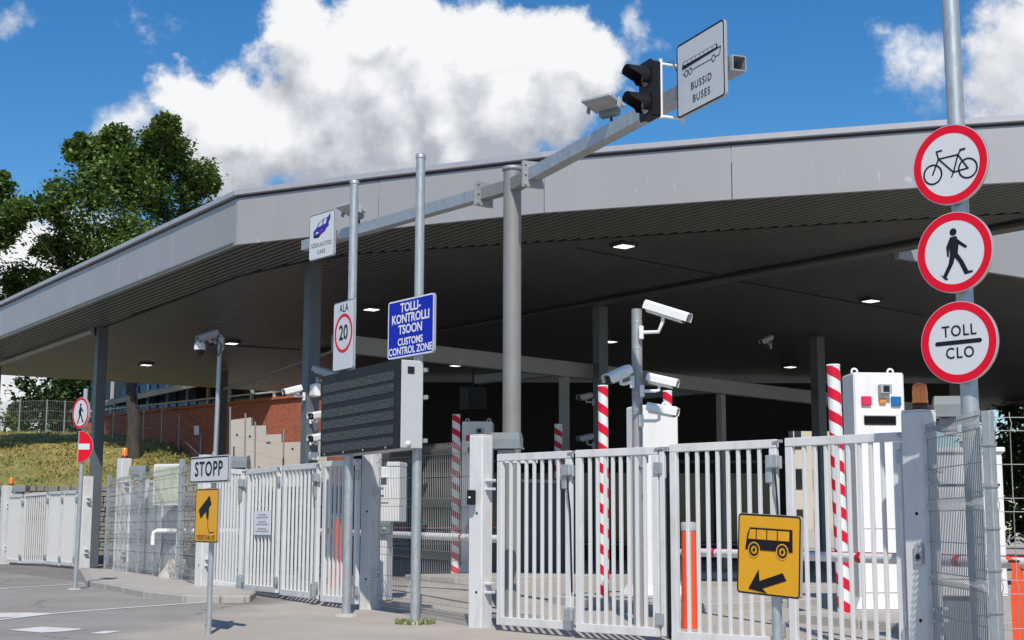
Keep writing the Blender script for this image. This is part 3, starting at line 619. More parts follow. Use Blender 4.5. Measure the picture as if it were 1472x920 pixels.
# stepped concrete wall below the house
st = thing('stepped_wall', 'pale concrete wall with a stepped top against the brick', 'wall', (0, 62.0, 0))
P = [(-11.893, 62.000, 2.981), (-11.980, 62.000, 5.800), (-11.067, 62.000, 5.921), (-11.057, 62.000, 5.566), (-10.423, 62.000, 5.583), (-10.412, 62.000, 5.185), (-9.764, 62.000, 5.216), (-9.755, 62.000, 4.863), (-7.826, 62.000, 4.927), (-7.785, 62.000, 2.993)]
MB().prism([(p[0], p[2]) for p in P], 0, .45).build('wall', 'concrete_pale', st)
for p in ((-11.647, 61.900, 5.174), (-11.100, 61.900, 5.117), (-10.342, 61.900, 4.855), (-10.254, 61.900, 4.855), (-9.277, 61.900, 4.594)):
    MB().prism(circ(.05, p[0], p[2], 10), -.012, .004).build('drain_hole', 'soffit_gap', st)
ntc = MB().prism([(x, z) for x, _, z in ((-15.326, 70.500, 6.170), (-15.091, 70.500, 6.171), (-15.076, 70.500, 5.735), (-15.311, 70.500, 5.734))], 0, .03).build('notice', 'paper'); ntc.location = (0, 70.5, 0)
tag(ntc, 'small white notice hanging on the fence below the brick building', 'notice')
# fence along the top of the bank
hf = thing('bank_fence', 'grey post and mesh fence along the top of the grass bank', 'fence', (0, 0, 0))
FP = [(-31.249, 82.500, 6.993), (-28.935, 81.000, 6.698), (-26.907, 79.800, 6.544), (-25.014, 78.500, 6.497), (-23.801, 77.700, 6.519), (-22.831, 76.900, 6.612), (-21.357, 75.800, 6.717), (-20.428, 74.900, 6.688), (-18.585, 73.800, 6.716), (-17.458, 72.900, 6.720), (-16.341, 71.800, 6.672), (-15.036, 70.800, 6.665)]
tops = []
for p in FP:
    z0 = bz(p[0], p[1]); MB().tube([(p[0], p[1], z0 - .1), (p[0], p[1], z0 + 1.8)], .036, 8).build('post', 'galvanised_dull', hf); tops.append((p[0], p[1], z0))
m_ = MB()
for a, b in zip(tops, tops[1:]):
    A, B = Vector(a), Vector(b)
    for hgt in (.1, .7, 1.2, 1.75): m_.tube([A + Vector((0, 0, hgt)), B + Vector((0, 0, hgt))], .010, 4, False)
    n = int((B - A).length / .14)
    for k in range(n):
        p = A.lerp(B, k / n); m_.tube([p + Vector((0, 0, .1)), p + Vector((0, 0, 1.75))], .005, 3, False)
o = m_.build('wire_mesh', 'galvanised_dull', hf); o['kind'] = 'stuff'
h2 = thing('slope_fence', 'thin dark stake fence running down the slope by the stepped wall', 'fence', (0, 0, 0))
for a, b in (((-11.017, 60.400, 5.968), (-10.994, 60.400, 3.219)), ((-10.587, 60.300, 5.616), (-10.547, 60.300, 3.217)), ((-9.385, 60.200, 5.297), (-9.361, 60.200, 3.216)), ((-11.678, 60.500, 6.235), (-11.614, 60.500, 3.220))):
    MB().tube([b, a], .035, 6).build('stake', 'galvanised_dull', h2)
m_ = MB()
for a, b in (((-11.629, 60.500, 4.650), (-9.353, 60.200, 4.012)), ((-11.642, 60.500, 5.081), (-9.369, 60.200, 4.639))): m_.tube([a, b], .014, 4)
m_.build('wire', 'galvanised_dull', h2)

# ------------------------------------------------------------------ trees
def leafcloud(mb, c, r, n, size, rr, squash=.85):
    for _ in range(n):
        p = Vector((rr.gauss(0, .46), rr.gauss(0, .46), rr.gauss(0, .46)))
        while p.length > 1.15: p = Vector((rr.gauss(0, .46), rr.gauss(0, .46), rr.gauss(0, .46)))
        q = Vector((c[0] + p.x * r, c[1] + p.y * r, c[2] + p.z * r * squash)); s = size * rr.uniform(.55, 1.3)
        a = Vector((rr.gauss(0, 1), rr.gauss(0, 1), rr.gauss(0, .6))).normalized(); b = a.cross(Vector((rr.gauss(0, .5), rr.gauss(0, .5), 1))).normalized()
        mb.add([q - a * s * .5, q - b * s * .34 + a * s * .05, q + a * s * .55, q + b * s * .34 + a * s * .05], [(0, 1, 2, 3)])
def tree(name, label, base, trunk_h, r0, clumps, leaves, size, seed, group=None, material='leaf', sub=11):
    rr = random.Random(seed); t = thing(name, label, 'tree', base, group=group); B = Vector(base); tr = MB(); lf = MB()
    top = Vector((rr.uniform(-.3, .3), rr.uniform(-.3, .3), trunk_h)); zig = [Vector((0, 0, -.3)), top * .35 + Vector((.08, .05, 0)), top * .7 + Vector((-.07, 0, 0)), top]
    tr.tube(zig, [r0 * 1.3, r0, r0 * .85, r0 * .6], 12)
    for cx, cy, cz, cr in clumps:
        c = Vector((cx, cy, cz)) - B
        s = zig[1].lerp(top, rr.uniform(.55, 1.0)); m1 = s.lerp(c, .5) + Vector((rr.uniform(-.6, .6), rr.uniform(.2, 1.6), rr.uniform(-.2, .5))); m2 = m1.lerp(c, .5) + Vector((rr.uniform(-.4, .4), rr.uniform(-.4, .4), rr.uniform(-.1, .3)))
        lim = .55 if clumps.index((cx, cy, cz, cr)) in (3, 7, 12) else .18
        tr.tube([s, m1, m2, c], [r0 * lim, r0 * lim * .6, r0 * .08, r0 * .03], 7, False)
        for k in range(sub):
            while True:
                o = Vector((rr.uniform(-1, 1), rr.uniform(-1, 1), rr.uniform(-1, 1)))
                if o.length < 1: break
            o = o * (max(o.length, .2) ** -.4)
            sc = c + Vector((o.x, o.y, o.z * 1.05)) * cr * rr.uniform(.7, 1.35)
            if rr.random() < .45: tr.tube([m2.lerp(c, .5), sc], [r0 * .028, r0 * .010], 4, False)
            leafcloud(lf, sc, cr * rr.uniform(.30, .75), int(leaves / sub * rr.uniform(.5, 1.5)), size, rr)
        leafcloud(lf, c, cr * 1.5, int(leaves * .35), size, rr)
    tr.build('trunk', 'bark', t); lf.build('crown', material, t); return t
rr = random.Random(11)
def cl(px, k=.95): return [(p[0], p[1] + rr.uniform(-2.6, 2.6), p[2], r * k) for p, r in px]
tree('broadleaf_tree', 'tall leafy green tree rising behind the canopy roof on the bank', (-17.4, 67.2, bz(-17.4, 67.2)), 4.6, .30,
     cl([((-15.967, 67.000, 19.036), .75), ((-16.872, 67.000, 18.696), .95), ((-18.112, 67.000, 18.557), .8), ((-19.953, 67.000, 18.686), .75), ((-20.621, 67.000, 18.954), .5), ((-19.133, 67.000, 17.915), 1.2), ((-17.807, 67.000, 17.483), 1.4), ((-16.149, 67.000, 17.757), 1.2), ((-14.808, 67.000, 17.761), .8), ((-15.287, 67.000, 16.488), 1.0), ((-19.448, 67.000, 16.142), 1.3),
         ((-21.132, 67.000, 15.903), .85), ((-22.475, 67.000, 15.400), .65), ((-21.971, 67.000, 14.407), .8), ((-20.419, 67.000, 14.578), 1.2), ((-18.114, 67.000, 15.414), 1.4), ((-16.499, 67.000, 15.751), 1.2), ((-20.764, 67.000, 12.927), .9), ((-19.336, 67.000, 13.590), 1.1), ((-21.811, 67.000, 12.497), .6), ((-17.708, 67.000, 13.430), 1.2), ((-16.255, 67.000, 13.599), 1.1), ((-18.611, 67.000, 11.786), 1.1), ((-16.983, 67.000, 11.464), 1.1), ((-18.202, 67.000, 19.164), .5), ((-16.433, 67.000, 19.237), .5), ((-15.721, 67.000, 19.509), .45), ((-19.232, 67.000, 18.688), .7), ((-17.416, 67.000, 18.357), 1.0), ((-18.918, 67.000, 19.026), .6), ((-17.346, 67.000, 16.582), 1.2), ((-14.276, 67.000, 17.494), .35)]), 2000, .215, 21, 'trees behind the canopy')
tree('broadleaf_tree', 'dark green tree cut by the left edge of the picture', (-26.1, 66, bz(-26.1, 66)), 5.6, .4,
     cl([((-23.574, 66.000, 16.824), .5), ((-24.292, 66.000, 15.836), 1.2), ((-23.396, 66.000, 14.693), .8), ((-24.842, 66.000, 14.199), 1.5), ((-23.238, 66.000, 12.904), .9), ((-24.414, 66.000, 12.253), 1.3), ((-22.628, 66.000, 11.613), .55), ((-25.897, 66.000, 15.831), 1.3), ((-26.384, 66.000, 13.219), 1.6)]), 1700, .215, 22, 'trees behind the canopy')
tree('broadleaf_tree', 'dark tree far behind the bank seen under the canopy edge beside the first column', (-35, 112, 6.4), 4.0, .5,
     cl([((-33.399, 112.000, 12.340), 2.0), ((-35.230, 112.000, 12.550), 1.7), ((-36.237, 112.000, 11.258), 1.4), ((-34.066, 112.000, 10.568), 2.0), ((-32.480, 112.000, 10.948), 1.8), ((-34.722, 112.000, 9.764), 1.8), ((-32.357, 112.000, 12.989), 1.8), ((-33.829, 112.000, 13.524), 1.8), ((-35.528, 112.000, 9.868), 1.4), ((-32.844, 112.000, 9.556), 1.6)]), 520, .46, 23, 'trees far behind the bank', 'leaf_far', 6)
tree('broadleaf_tree', 'lower pale green bush far behind the bank at the left edge', (-41.5, 116, 6.4), 1.6, .3,
     cl([((-38.173, 116.000, 10.067), 1.2), ((-39.546, 116.000, 9.897), 1.1), ((-41.197, 116.000, 9.781), 1.3), ((-37.255, 116.000, 10.512), 1.1), ((-38.979, 116.000, 9.622), 1.2)]), 380, .42, 24, 'trees far behind the bank', 'leaf', 5)
tree('broadleaf_tree', 'leafy tree beyond the lanes behind the right hand mesh fence', (23.5, 62, .17), 3.4, .3,
     cl([((21.399, 62.000, 4.544), 1.3), ((22.166, 62.000, 3.375), 1.5), ((20.874, 62.000, 3.371), 1.0), ((23.122, 62.000, 4.843), 1.6), ((21.537, 62.000, 2.498), 1.2), ((21.086, 62.000, 5.426), 1.1), ((20.443, 62.000, 4.248), .9), ((22.591, 62.000, 6.022), 1.5), ((19.522, 62.000, 3.367), 1.0)]), 700, .26, 25, 'trees beyond the lanes', 'leaf_far', 6)
tree('broadleaf_tree', 'taller dark tree further back beyond the lanes on the right', (37.5, 95, .17), 3.0, .4,
     cl([((31.694, 95.000, 4.131), 2.0), ((33.943, 95.000, 4.138), 2.2), ((30.091, 95.000, 3.457), 1.8), ((35.765, 95.000, 4.591), 2.4), ((33.171, 95.000, 6.829), 2.2), ((30.883, 95.000, 6.147), 1.7), ((28.967, 95.000, 3.453), 1.5), ((34.304, 95.000, 2.356), 2.0), ((31.603, 95.000, 2.125), 1.8), ((29.360, 95.000, 2.119), 1.6)]), 560, .42, 26, 'trees beyond the lanes', 'leaf_far', 6)
# cream block of flats glimpsed beyond the lanes
ap = thing('apartment_block', 'cream block of flats glimpsed through the lanes beside the striped pole', 'building', (0, 0, 0))
MB().box((20.0, 98, 5.0), (9.0, 6, 9.6)).build('wall', 'facade_cream', ap)
for i in range(5):
    for j in range(3):
        w_ = MB().box((16.6 + i * 1.7, 94.97, 2.0 + j * 2.6), (1.0, .08, 1.3)).build('window', 'glass_dark', ap); MB().box((16.6 + i * 1.7, 94.9, 2.0 + j * 2.6), (.07, .06, 1.3)).build('frame', 'mullion', w_)
MB().box((20, 94.98, .8), (9.0, .06, 1.2)).build('plinth', 'concrete', ap)
MB().box((20, 98, 9.9), (9.4, 6.4, .3)).build('roof', 'coping', ap)

# ================================================================== gates
def leaf(gate, a, b, nb, zb=.07, name='leaf'):
    "one barred leaf from a to b (x, y, top z), relative to the gate's own base"
    L0 = Vector(gate.location); A = Vector(a) - L0; B = Vector(b) - L0; d = Vector((B.x - A.x, B.y - A.y)); L = d.length; d /= L; rz = math.atan2(d.y, d.x)
    slope = (B.z - A.z) / L; H = A.z - (gz(a[0], a[1]) - L0.z) - zb
    Hb = (B.z - (gz(b[0], b[1]) - L0.z) - zb); H = (H + Hb) / 2
    S = Matrix.Identity(4); S[2][0] = slope
    T = Matrix.Translation((A.x, A.y, A.z - H)) @ Matrix.Rotation(rz, 4, 'Z') @ S
    m_ = MB()
    m_.box((L / 2, 0, H - .04), (L, .06, .08), 0, .005, T); m_.box((L / 2, 0, .045), (L, .06, .09), 0, .005, T)
    m_.box((.04, 0, H / 2), (.08, .056, H - .17), 0, .005, T); m_.box((L - .04, 0, H / 2), (.08, .056, H - .17), 0, .005, T)
    fr = m_.build(name, 'white_paint', gate)
    bar = None
    for k in range(nb):
        x = .08 + (L - .16) * (k + 1) / (nb + 1)
        if bar is None:
            bar = MB().box((0, 0, H / 2), (.034, .034, H - .15), 0, .004, Matrix.Rotation(rz, 4, 'Z')).build('bar', 'white_paint', fr)
        else:
            bar = shared('bar', bar, fr)
        bar.location = T @ Vector((x, 0, 0)) 
    for z in (H - .22, .18):
        MB().box((L + .012, -.035, z), (.10, .035, .12), 0, .006, T).build('hinge', 'galvanised', fr)
    MB().tube([T @ Vector((L - .03, -.03, H - .03)), T @ Vector((L + .07, -.03, H - .02))], .016, 8).build('hinge_pin', 'galvanised', fr)
    return fr, T, L, H
def gpost(x, y, h, w, rz, label, group='white gate posts', name='gate_post'):
    t = thing(name, label, 'post', (x, y, gz(x, y) - .02), rz, group)
    MB().box((0, 0, h / 2), (w, w, h), 0, .012).build('shaft', 'white_paint', t)
    MB().box((0, 0, h + .006), (w - .012, w - .012, .016), 0, .004).build('cap', 'white_paint', t)
    for z in (.42, 1.32): MB().prism(circ(.016, w * .12, z, 12), -w / 2 - .0015, -w / 2 + .002).build('bolt_hole', 'sign_black', t)
    for z in (.42, h - .62):
        MB().box((w / 2 + .04, 0, z), (.10, .10, .03), 0, .005).build('hinge', 'white_paint', t)
        MB().box((w / 2 + .04, 0, z + .10), (.10, .10, .03), 0, .005).build('hinge', 'white_paint', t)
    return t
def beacon(x, y, z, label, s=1.0):
    t = thing('beacon', label, 'beacon', (x, y, z), 0, 'amber beacons on the gate posts')
    MB().lathe([(.055 * s, 0), (.06 * s, .015 * s), (.06 * s, .05 * s), (.05 * s, .055 * s)], 20).build('base', 'beacon_base', t)
    MB().lathe([(.056 * s, .055 * s), (.058 * s, .07 * s), (.054 * s, .10 * s), (.057 * s, .13 * s), (.053 * s, .16 * s), (.05 * s, .19 * s), (.03 * s, .205 * s), (.001, .21 * s)], 20).build('dome', 'amber', t)
    return t
def motor(x, y, z, rz, label, w=.34, arm=True):
    t = thing('gate_motor', label, 'motor', (x, y, z), rz, 'grey gate drive covers')
    m_ = MB(); h = .17; T_ = .02
    lo = [(-w / 2, -.10), (w / 2, -.10), (w / 2, .10), (-w / 2, .10)]
    vs = [(p[0], p[1], 0) for p in lo] + [(p[0], p[1], h * .55) for p in lo] + [(p[0] * .93, p[1] * .86, h) for p in lo]
    m_.add(vs, [(3, 2, 1, 0), (0, 1, 5, 4), (1, 2, 6, 5), (2, 3, 7, 6), (3, 0, 4, 7), (4, 5, 9, 8), (5, 6, 10, 9), (6, 7, 11, 10), (7, 4, 8, 11), (8, 9, 10, 11)]); m_.build('cover', 'box_grey', t)
    MB().box((0, 0, -.012), (w + .03, .23, .022), 0, .005).build('rim', 'box_grey', t)
    MB().box((0, 0, -.09), (w * .55, .12, .13), 0, .01).build('gearbox', 'galvanised_dull', t)
    if arm: MB().box((w * .45, -.02, -.17), (w * 1.2, .06, .05), 0, .01).build('arm', 'white_paint', t)
    return t
GA = [((-0.147, 16.750, 1.987), (0.654, 15.900, 1.984), 7), ((0.702, 15.800, 1.984), (1.513, 15.050, 1.982), 8), ((1.597, 14.700, 1.984), (2.517, 13.870, 1.985), 8), ((2.574, 13.720, 1.985), (3.433, 12.870, 1.988), 8)]
g1 = thing('folding_gate', 'white barred folding gate across the right hand bus lane', 'gate', (-.15, 16.75, gz(0, 16.75)), 0, 'white folding gates')
lastT = [leaf(g1, a, b, n) for a, b, n in GA]
# centre stop with its dark rubber between the two pairs of leaves
fr, T_, L_, H_ = lastT[1]
MB().box((L_ + .05, .0, H_ / 2 - .02), (.06, .05, H_ - .06), 0, .004, T_).build('meeting_bar', 'white_paint', g1)
MB().box((L_ + .10, .03, H_ / 2 - .02), (.03, .05, H_ - .02), 0, .004, T_).build('rubber_strip', 'charcoal', g1)
MB().box((L_ + .07, .0, H_ - .03), (.12, .05, .05), 0, .004, T_).build('latch', 'galvanised_dull', g1)
for i in (0, 2):
    fr, T_, L_, H_ = lastT[i]
    MB().box((L_ - .02, -.06, H_ - .21), (.13, .06, .12), 0, .008, T_).build('lock_box', 'galvanised', fr)
    MB().box((L_ - .07, -.045, H_ - .33), (.07, .03, .16), 0, .008, T_).build('lock_plate', 'galvanised', fr)
    MB().box((L_ + .01, -.06, .16), (.12, .06, .14), 0, .008, T_).build('floor_bolt', 'galvanised', fr)
    MB().tube([T_ @ Vector((L_ + .01, -.07, H_ - .28)), T_ @ Vector((L_ + .035, -.10, H_ - .40)), T_ @ Vector((L_ + .02, -.05, H_ - .65)), T_ @ Vector((L_ + .025, -.03, .4))], .010, 6).build('cable', 'cable', fr)
GL = [((-4.844, 23.900, 2.145), (-4.251, 23.450, 2.085), 7), ((-4.183, 23.350, 2.084), (-3.476, 22.050, 2.087), 7), ((-3.398, 21.950, 2.087), (-2.718, 20.800, 2.078), 7), ((-2.623, 20.600, 2.084), (-2.047, 19.750, 2.082), 6)]
g2 = thing('folding_gate', 'white barred folding gate with a paper notice behind the STOPP sign', 'gate', (-4.84, 23.9, gz(0, 23.9)), 0, 'white folding gates')
lt = [leaf(g2, a, b, n) for a, b, n in GL]
for i in (0, 2):
    fr, T_, L_, H_ = lt[i]
    MB().box((L_ - .02, -.06, H_ - .21), (.12, .06, .12), 0, .008, T_).build('lock_box', 'galvanised', fr)
    MB().box((L_ - .06, -.045, H_ - .38), (.08, .03, .22), 0, .008, T_).build('lock_plate', 'galvanised_dull', fr)
    MB().box((L_ + .0, -.06, .12), (.10, .06, .20), 0, .008, T_).build('floor_bolt', 'galvanised', fr)
fr, T_, L_, H_ = lt[1]
nt = thing('notice', 'white printed notice fixed to the gate bars behind the STOPP sign', 'notice', Vector(g2.location) + T_ @ Vector((L_ * .55, -.03, H_ * .55)), math.atan2(T_[1][0], T_[0][0]))
MB().box((0, 0, 0), (.78, .006, .36)).build('sheet', 'paper', nt)
rr = random.Random(2)
for k, (z, w) in enumerate([(.125, .36), (.085, .52), (.02, .36), (-.02, .56), (-.085, .40), (-.125, .62)]):
    MB().box((0, -.0045, z), (w, .002, .020)).build('text_line', 'paper_print', nt)
GF = [((-14.291, 41.900, 2.136), (-13.597, 41.000, 2.115), 8), ((-13.516, 40.900, 2.132), (-12.462, 39.600, 2.157), 9), ((-12.362, 39.400, 2.161), (-11.673, 38.300, 2.141), 8), ((-11.607, 38.200, 2.147), (-10.969, 37.200, 2.130), 8)]
g3 = thing('folding_gate', 'white barred folding gate far back at the left edge', 'gate', (-14.3, 41.9, gz(0, 42)), 0, 'white folding gates')
for a, b, n in GF: leaf(g3, a, b, n)

PA = (-0.358, 17.150, 0.037); PR = (3.545, 12.720, 1.504); PL2 = (-1.907, 20.000, 0.131); PL1 = (-5.033, 24.200, 0.165); PF = (-10.589, 36.600, 0.100); PF0 = (-14.605, 42.600, 0.146)
gpost(PA[0], PA[1], 2.22, .20, R(-38), 'white square gate post with a small black card reader')
gpost(PR[0], PR[1], 2.20, .22, R(-52), 'white square gate post shaded by the round signs, with an amber beacon on top')
gpost(PL2[0], PL2[1], 2.15, .20, R(-38), 'white gate post in the shadow of the display board')
gpost(PL1[0], PL1[1], 2.20, .20, R(-45), 'white gate post half hidden behind the yellow camera warning sign')
gpost(PF[0], PF[1], 2.30, .26, R(-50), 'white gate post beside the no entry sign in front of the first column')
gpost(PF0[0], PF0[1], 2.25, .26, R(-50), 'white gate post with a small beacon at the left picture edge')
wp = (-8.608, 32.600, 0.106)
gpost(wp[0], wp[1], 2.55, .24, R(-50), 'white post with an amber beacon inside the mesh enclosure')
beacon(PR[0] + .02, PR[1], gz(*PR[:2]) + 2.19, 'large amber beacon on the shaded right gate post', 1.18)
beacon(wp[0] + .0, wp[1], gz(*wp[:2]) + 2.54, 'amber beacon on the post inside the left mesh enclosure', 1.15)
beacon(PF0[0] + .1, PF0[1], gz(*PF0[:2]) + 2.24, 'small amber beacon at the far left picture edge', 1.1)
motor(*(-0.061, 17.300, 2.100), R(-12), 'grey gate drive cover beside the post with the card reader', .36)
motor(*(4.008, 13.400, 2.180), R(-10), 'grey gate drive cover behind the right gate post', .27)
motor(*(-7.915, 31.200, 2.320), R(-10), 'grey gate drive cover on the post in the left enclosure', .38)
motor(*(-4.652, 25.000, 2.201), R(-10), 'grey gate drive cover peeping out beside the STOPP sign', .36)
motor(*(-14.233, 42.600, 2.254), R(-10), 'dark gate drive cover above the far left gate', .42, False)
cr_ = thing('card_reader', 'small black card reader on the white post by the mesh panel', 'card reader', (-0.464, 17.000, 1.504), R(-38))
MB().box((0, 0, 0), (.10, .06, .17), 0, .01).build('case', 'black_plastic', cr_); MB().box((0, -.033, .0), (.03, .008, .02), 0, .002).build('keypad_light', 'paper', cr_)
ls = thing('lock_switch', 'grey key switch plate on the shaded right gate post', 'switch', (PR[0] - .075, PR[1] - .118, .93), R(-52))
MB().box((0, 0, 0), (.085, .012, .17), 0, .003).build('plate', 'cam_grey', ls); MB().lathe([(.022, 0), (.024, .01), (.012, .014), (.001, .012)], 16, mtx=Matrix.Translation((0, -.006, -.02)) @ Matrix.Rotation(R(90), 4, 'X')).build('key_lock', 'charcoal', ls)

# ================================================================== welded mesh fences
def mesh_panel(parent, a, b, h, pitch=.05, r=.0028, nfold=4, off=None, z0=.05, mtl='galvanised_dull'):
    "welded wire panel with pressed V folds; joined because single wires are thinner than a pixel"
    O = Vector(parent.location); A = Vector((a[0], a[1], (gz(a[0], a[1]) if len(a) < 3 else a[2]))) - O; B = Vector((b[0], b[1], (gz(b[0], b[1]) if len(b) < 3 else b[2]))) - O
    d = Vector((B.x - A.x, B.y - A.y, 0)); L = d.length; d /= L; nrm = Vector((d.y, -d.x, 0))
    folds = [z0 + .10 + (h - z0 - .16) * k / (nfold - 1) for k in range(nfold)]
    zs = [(z0, 0)]
    for z in folds: zs += [(z - .05, 0), (z, .045), (z + .05, 0)]
    zs = [q for q in zs if q[0] <= h] + [(h + .03, 0)]
    zs.sort(); m_ = MB(); n = int(L / pitch)
    for k in range(n + 1):
        p = A.lerp(B, k / n)
        m_.tube([p + Vector((0, 0, z)) + nrm * o_ for z, o_ in zs], r, 4, False)
    hz = []
    for z in folds: hz += [(z - .05, 0), (z + .05, 0)]
    hz += [(z0 + .02, 0)] + [((folds[k] + folds[k + 1]) / 2, 0) for k in range(nfold - 1)]
    for z, o_ in hz:
        if z <= h: m_.tube([A + Vector((0, 0, z)) + nrm * (o_ + .004), B + Vector((0, 0, z)) + nrm * (o_ + .004)], r, 4, False)
    o = m_.build('wire_mesh', mtl, parent); o['kind'] = 'stuff'; return o
def fpost(parent, x, y, h, w=.06, z=None):
    O = Vector(parent.location); z = gz(x, y) if z is None else z
    p = MB().box((x - O.x, y - O.y, z - O.z + h / 2), (w, w, h), R(-48), .005).build('post', 'galvanised', parent)
    for q in (.25, .55, .85, 1.15, 1.45, 1.75):
        if q < h - .05: MB().box((x - O.x, y - O.y - .0, z - O.z + q * h / 2.0), (w + .018, w + .018, .02), R(-48), .003).build('clip', 'galvanised_dull', p)
    return p
f1 = thing('mesh_fence', 'galvanised wire mesh panel between the display board and the middle gate post', 'fence', (PL2[0], PL2[1], gz(*PL2[:2])), 0, 'wire mesh fences')
mesh_panel(f1, (PL2[0] + .12, PL2[1] - .14), (PA[0] - .10, PA[1] + .10), 2.12, .055, .0038)
M0 = (3.583, 12.600, 1.500); M1 = (3.529, 11.000, 1.451)
f2 = thing('mesh_fence', 'wire mesh fence bending round the pole with the round signs', 'fence', (M1[0], M1[1], gz(*M1[:2])), 0, 'wire mesh fences')
mesh_panel(f2, M0[:2], M1[:2], 2.04, .05, .0050)
fpost(f2, M1[0] + .05, M1[1] - .02, 2.06, .07)
mesh_panel(f2, (M1[0] + .1, M1[1] - .02), (M1[0] + 2.4, M1[1] - .05), 2.02, .11, .0042)
E1 = [(-9.193, 33.600, 0.199), (-7.501, 29.800, 0.082), (-5.879, 26.200, 0.111), (-5.188, 24.500, 0.176)]
f3 = thing('mesh_fence', 'galvanised wire mesh enclosure between the far gate and the STOPP gate', 'fence', (E1[3][0], E1[3][1], gz(*E1[3][:2])), 0, 'wire mesh fences')
for a, b in zip(E1, E1[1:]):
    mesh_panel(f3, (a[0], a[1], .26), (b[0], b[1], .26), 2.0, .11, .0046)
for p in E1[:3]: fpost(f3, p[0], p[1], 2.15, .085, .24)
bk = (E1[2][0] + 2.2, E1[2][1] + 3.2); fpost(f3, bk[0], bk[1], 2.1, .07, .2); mesh_panel(f3, (E1[2][0], E1[2][1], .26), (bk[0], bk[1], .26), 2.0, .09, .0055)

# ================================================================== poles and signs
def at_ground(p): return (p[0], p[1], gz(p[0], p[1]) - .01)
# --- STOPP and camera warning
sp = thing('road_sign', 'STOPP plate above a yellow VIDEOVALVE camera plate on a thin post', 'road sign', at_ground((-3.277, 16.140, 0.010)), R(-54), ry=R(.5))
MB().tube([(0, 0, 0), (0, 0, 1.98)], .030, 16).build('pole', 'galvanised', sp)
p = plate(sp, 1.02, .295, .045, .03, 1.785, -.075, 'sign_white', 'sign_black', .014, .010)
text(p, 'STOPP', .225, .02, 1.785, 'sign_black', -.079, 1.02, .0035, 1.12)
p = plate(sp, .60, .585, .035, .0, 1.285, -.072, 'sign_yellow', 'sign_black', .010, .006)
q = MB(); q.prism([(-.20, 1.345), (.07, 1.50), (.125, 1.405), (-.145, 1.25)], -.076, -.0745); q.prism([(-.02, 1.36), (.065, 1.37), (.06, 1.25), (.015, 1.25)], -.0765, -.0748)
q.line((.04, 1.25), (.055, 1.15), .008, -.0762, -.0748); q.line((.055, 1.15), (.09, 1.10), .008, -.0764, -.0748); q.line((.09, 1.10), (.20, 1.105), .010, -.0762, -.0748); q.build('camera_symbol', 'sign_black', p)
text(p, 'VIDEOVALVE', .075, .0, 1.045, 'sign_black', -.076, 1.10, -.0004, 1.0)
bands(sp, (1.72, 1.85, 1.15, 1.42), .030, -.06)
# --- customs control zone
cz_ = thing('sign_post', 'tall galvanised post with the blue TOLLIKONTROLLI TSOON customs sign', 'sign post', at_ground((-1.137, 17.620, 0.030)), R(-53), group='tall capped sign posts')
pole(cz_, 5.70, .057); bands(cz_, (3.35, 3.80), .057, -.08)
MB().lathe([(.17, 0), (.165, .03), (.10, .045), (.06, .045)], 20).build('footing', 'concrete', cz_)
p = plate(cz_, 1.02, .72, .045, -.02, 3.55, -.105, 'sign_blue', 'paper', .016, .004, t=.03)
for s_, z_, h_, b_ in (('TOLLI-', 3.80, .155, .004), ('KONTROLLI', 3.665, .155, .004), ('TSOON', 3.53, .155, .004), ('CUSTOMS', 3.38, .125, .003), ('CONTROL ZONE', 3.27, .125, .003)):
    text(p, s_, h_, -.02, z_, 'paper', -.109, .98, b_)
wd = MB(); rr = random.Random(8)
for k in range(260):
    a = rr.uniform(0, 2 * math.pi); r_ = rr.uniform(.10, .24); x, y = r_ * math.cos(a), r_ * math.sin(a); h = rr.uniform(.02, .08); t = rr.uniform(0, 6.28); w = .012
    wd.add([(x - w * math.cos(t), y - w * math.sin(t), 0), (x + w * math.cos(t), y + w * math.sin(t), 0), (x + rr.uniform(-.04, .04), y + rr.uniform(-.04, .04), h)], [(0, 1, 2)])
o = wd.build('weeds', 'weed'); o.location = at_ground((-1.137, 17.620, 0.030)); o.location.z += .012; tag(o, 'small green weeds round the foot of the customs sign post', 'weeds', kind='stuff')
# --- ALA 20
al = thing('sign_post', 'tall galvanised post with the ALA 20 speed limit panel', 'sign post', at_ground((-2.077, 18.750, 0.070)), R(-57), group='tall capped sign posts')
pole(al, 5.62, .057); bands(al, (3.3, 3.9), .057, -.08)
MB().lathe([(.17, 0), (.165, .03), (.10, .045), (.06, .045)], 20).build('footing', 'concrete', al)
p = plate(al, .60, .90, .04, -.03, 3.575, -.10, 'sign_white', 'sign_black', .006, .004)
text(p, 'ALA', .15, -.03, 3.93, 'sign_black', -.104, .95, .0)
MB().ring(circ(.255, -.03, 3.605), circ(.215, -.03, 3.605), -.1045, -.1016).build('red_ring', 'sign_red', p)
text(p, '20', .27, -.03, 3.605, 'sign_black', -.1045, .95, .004)
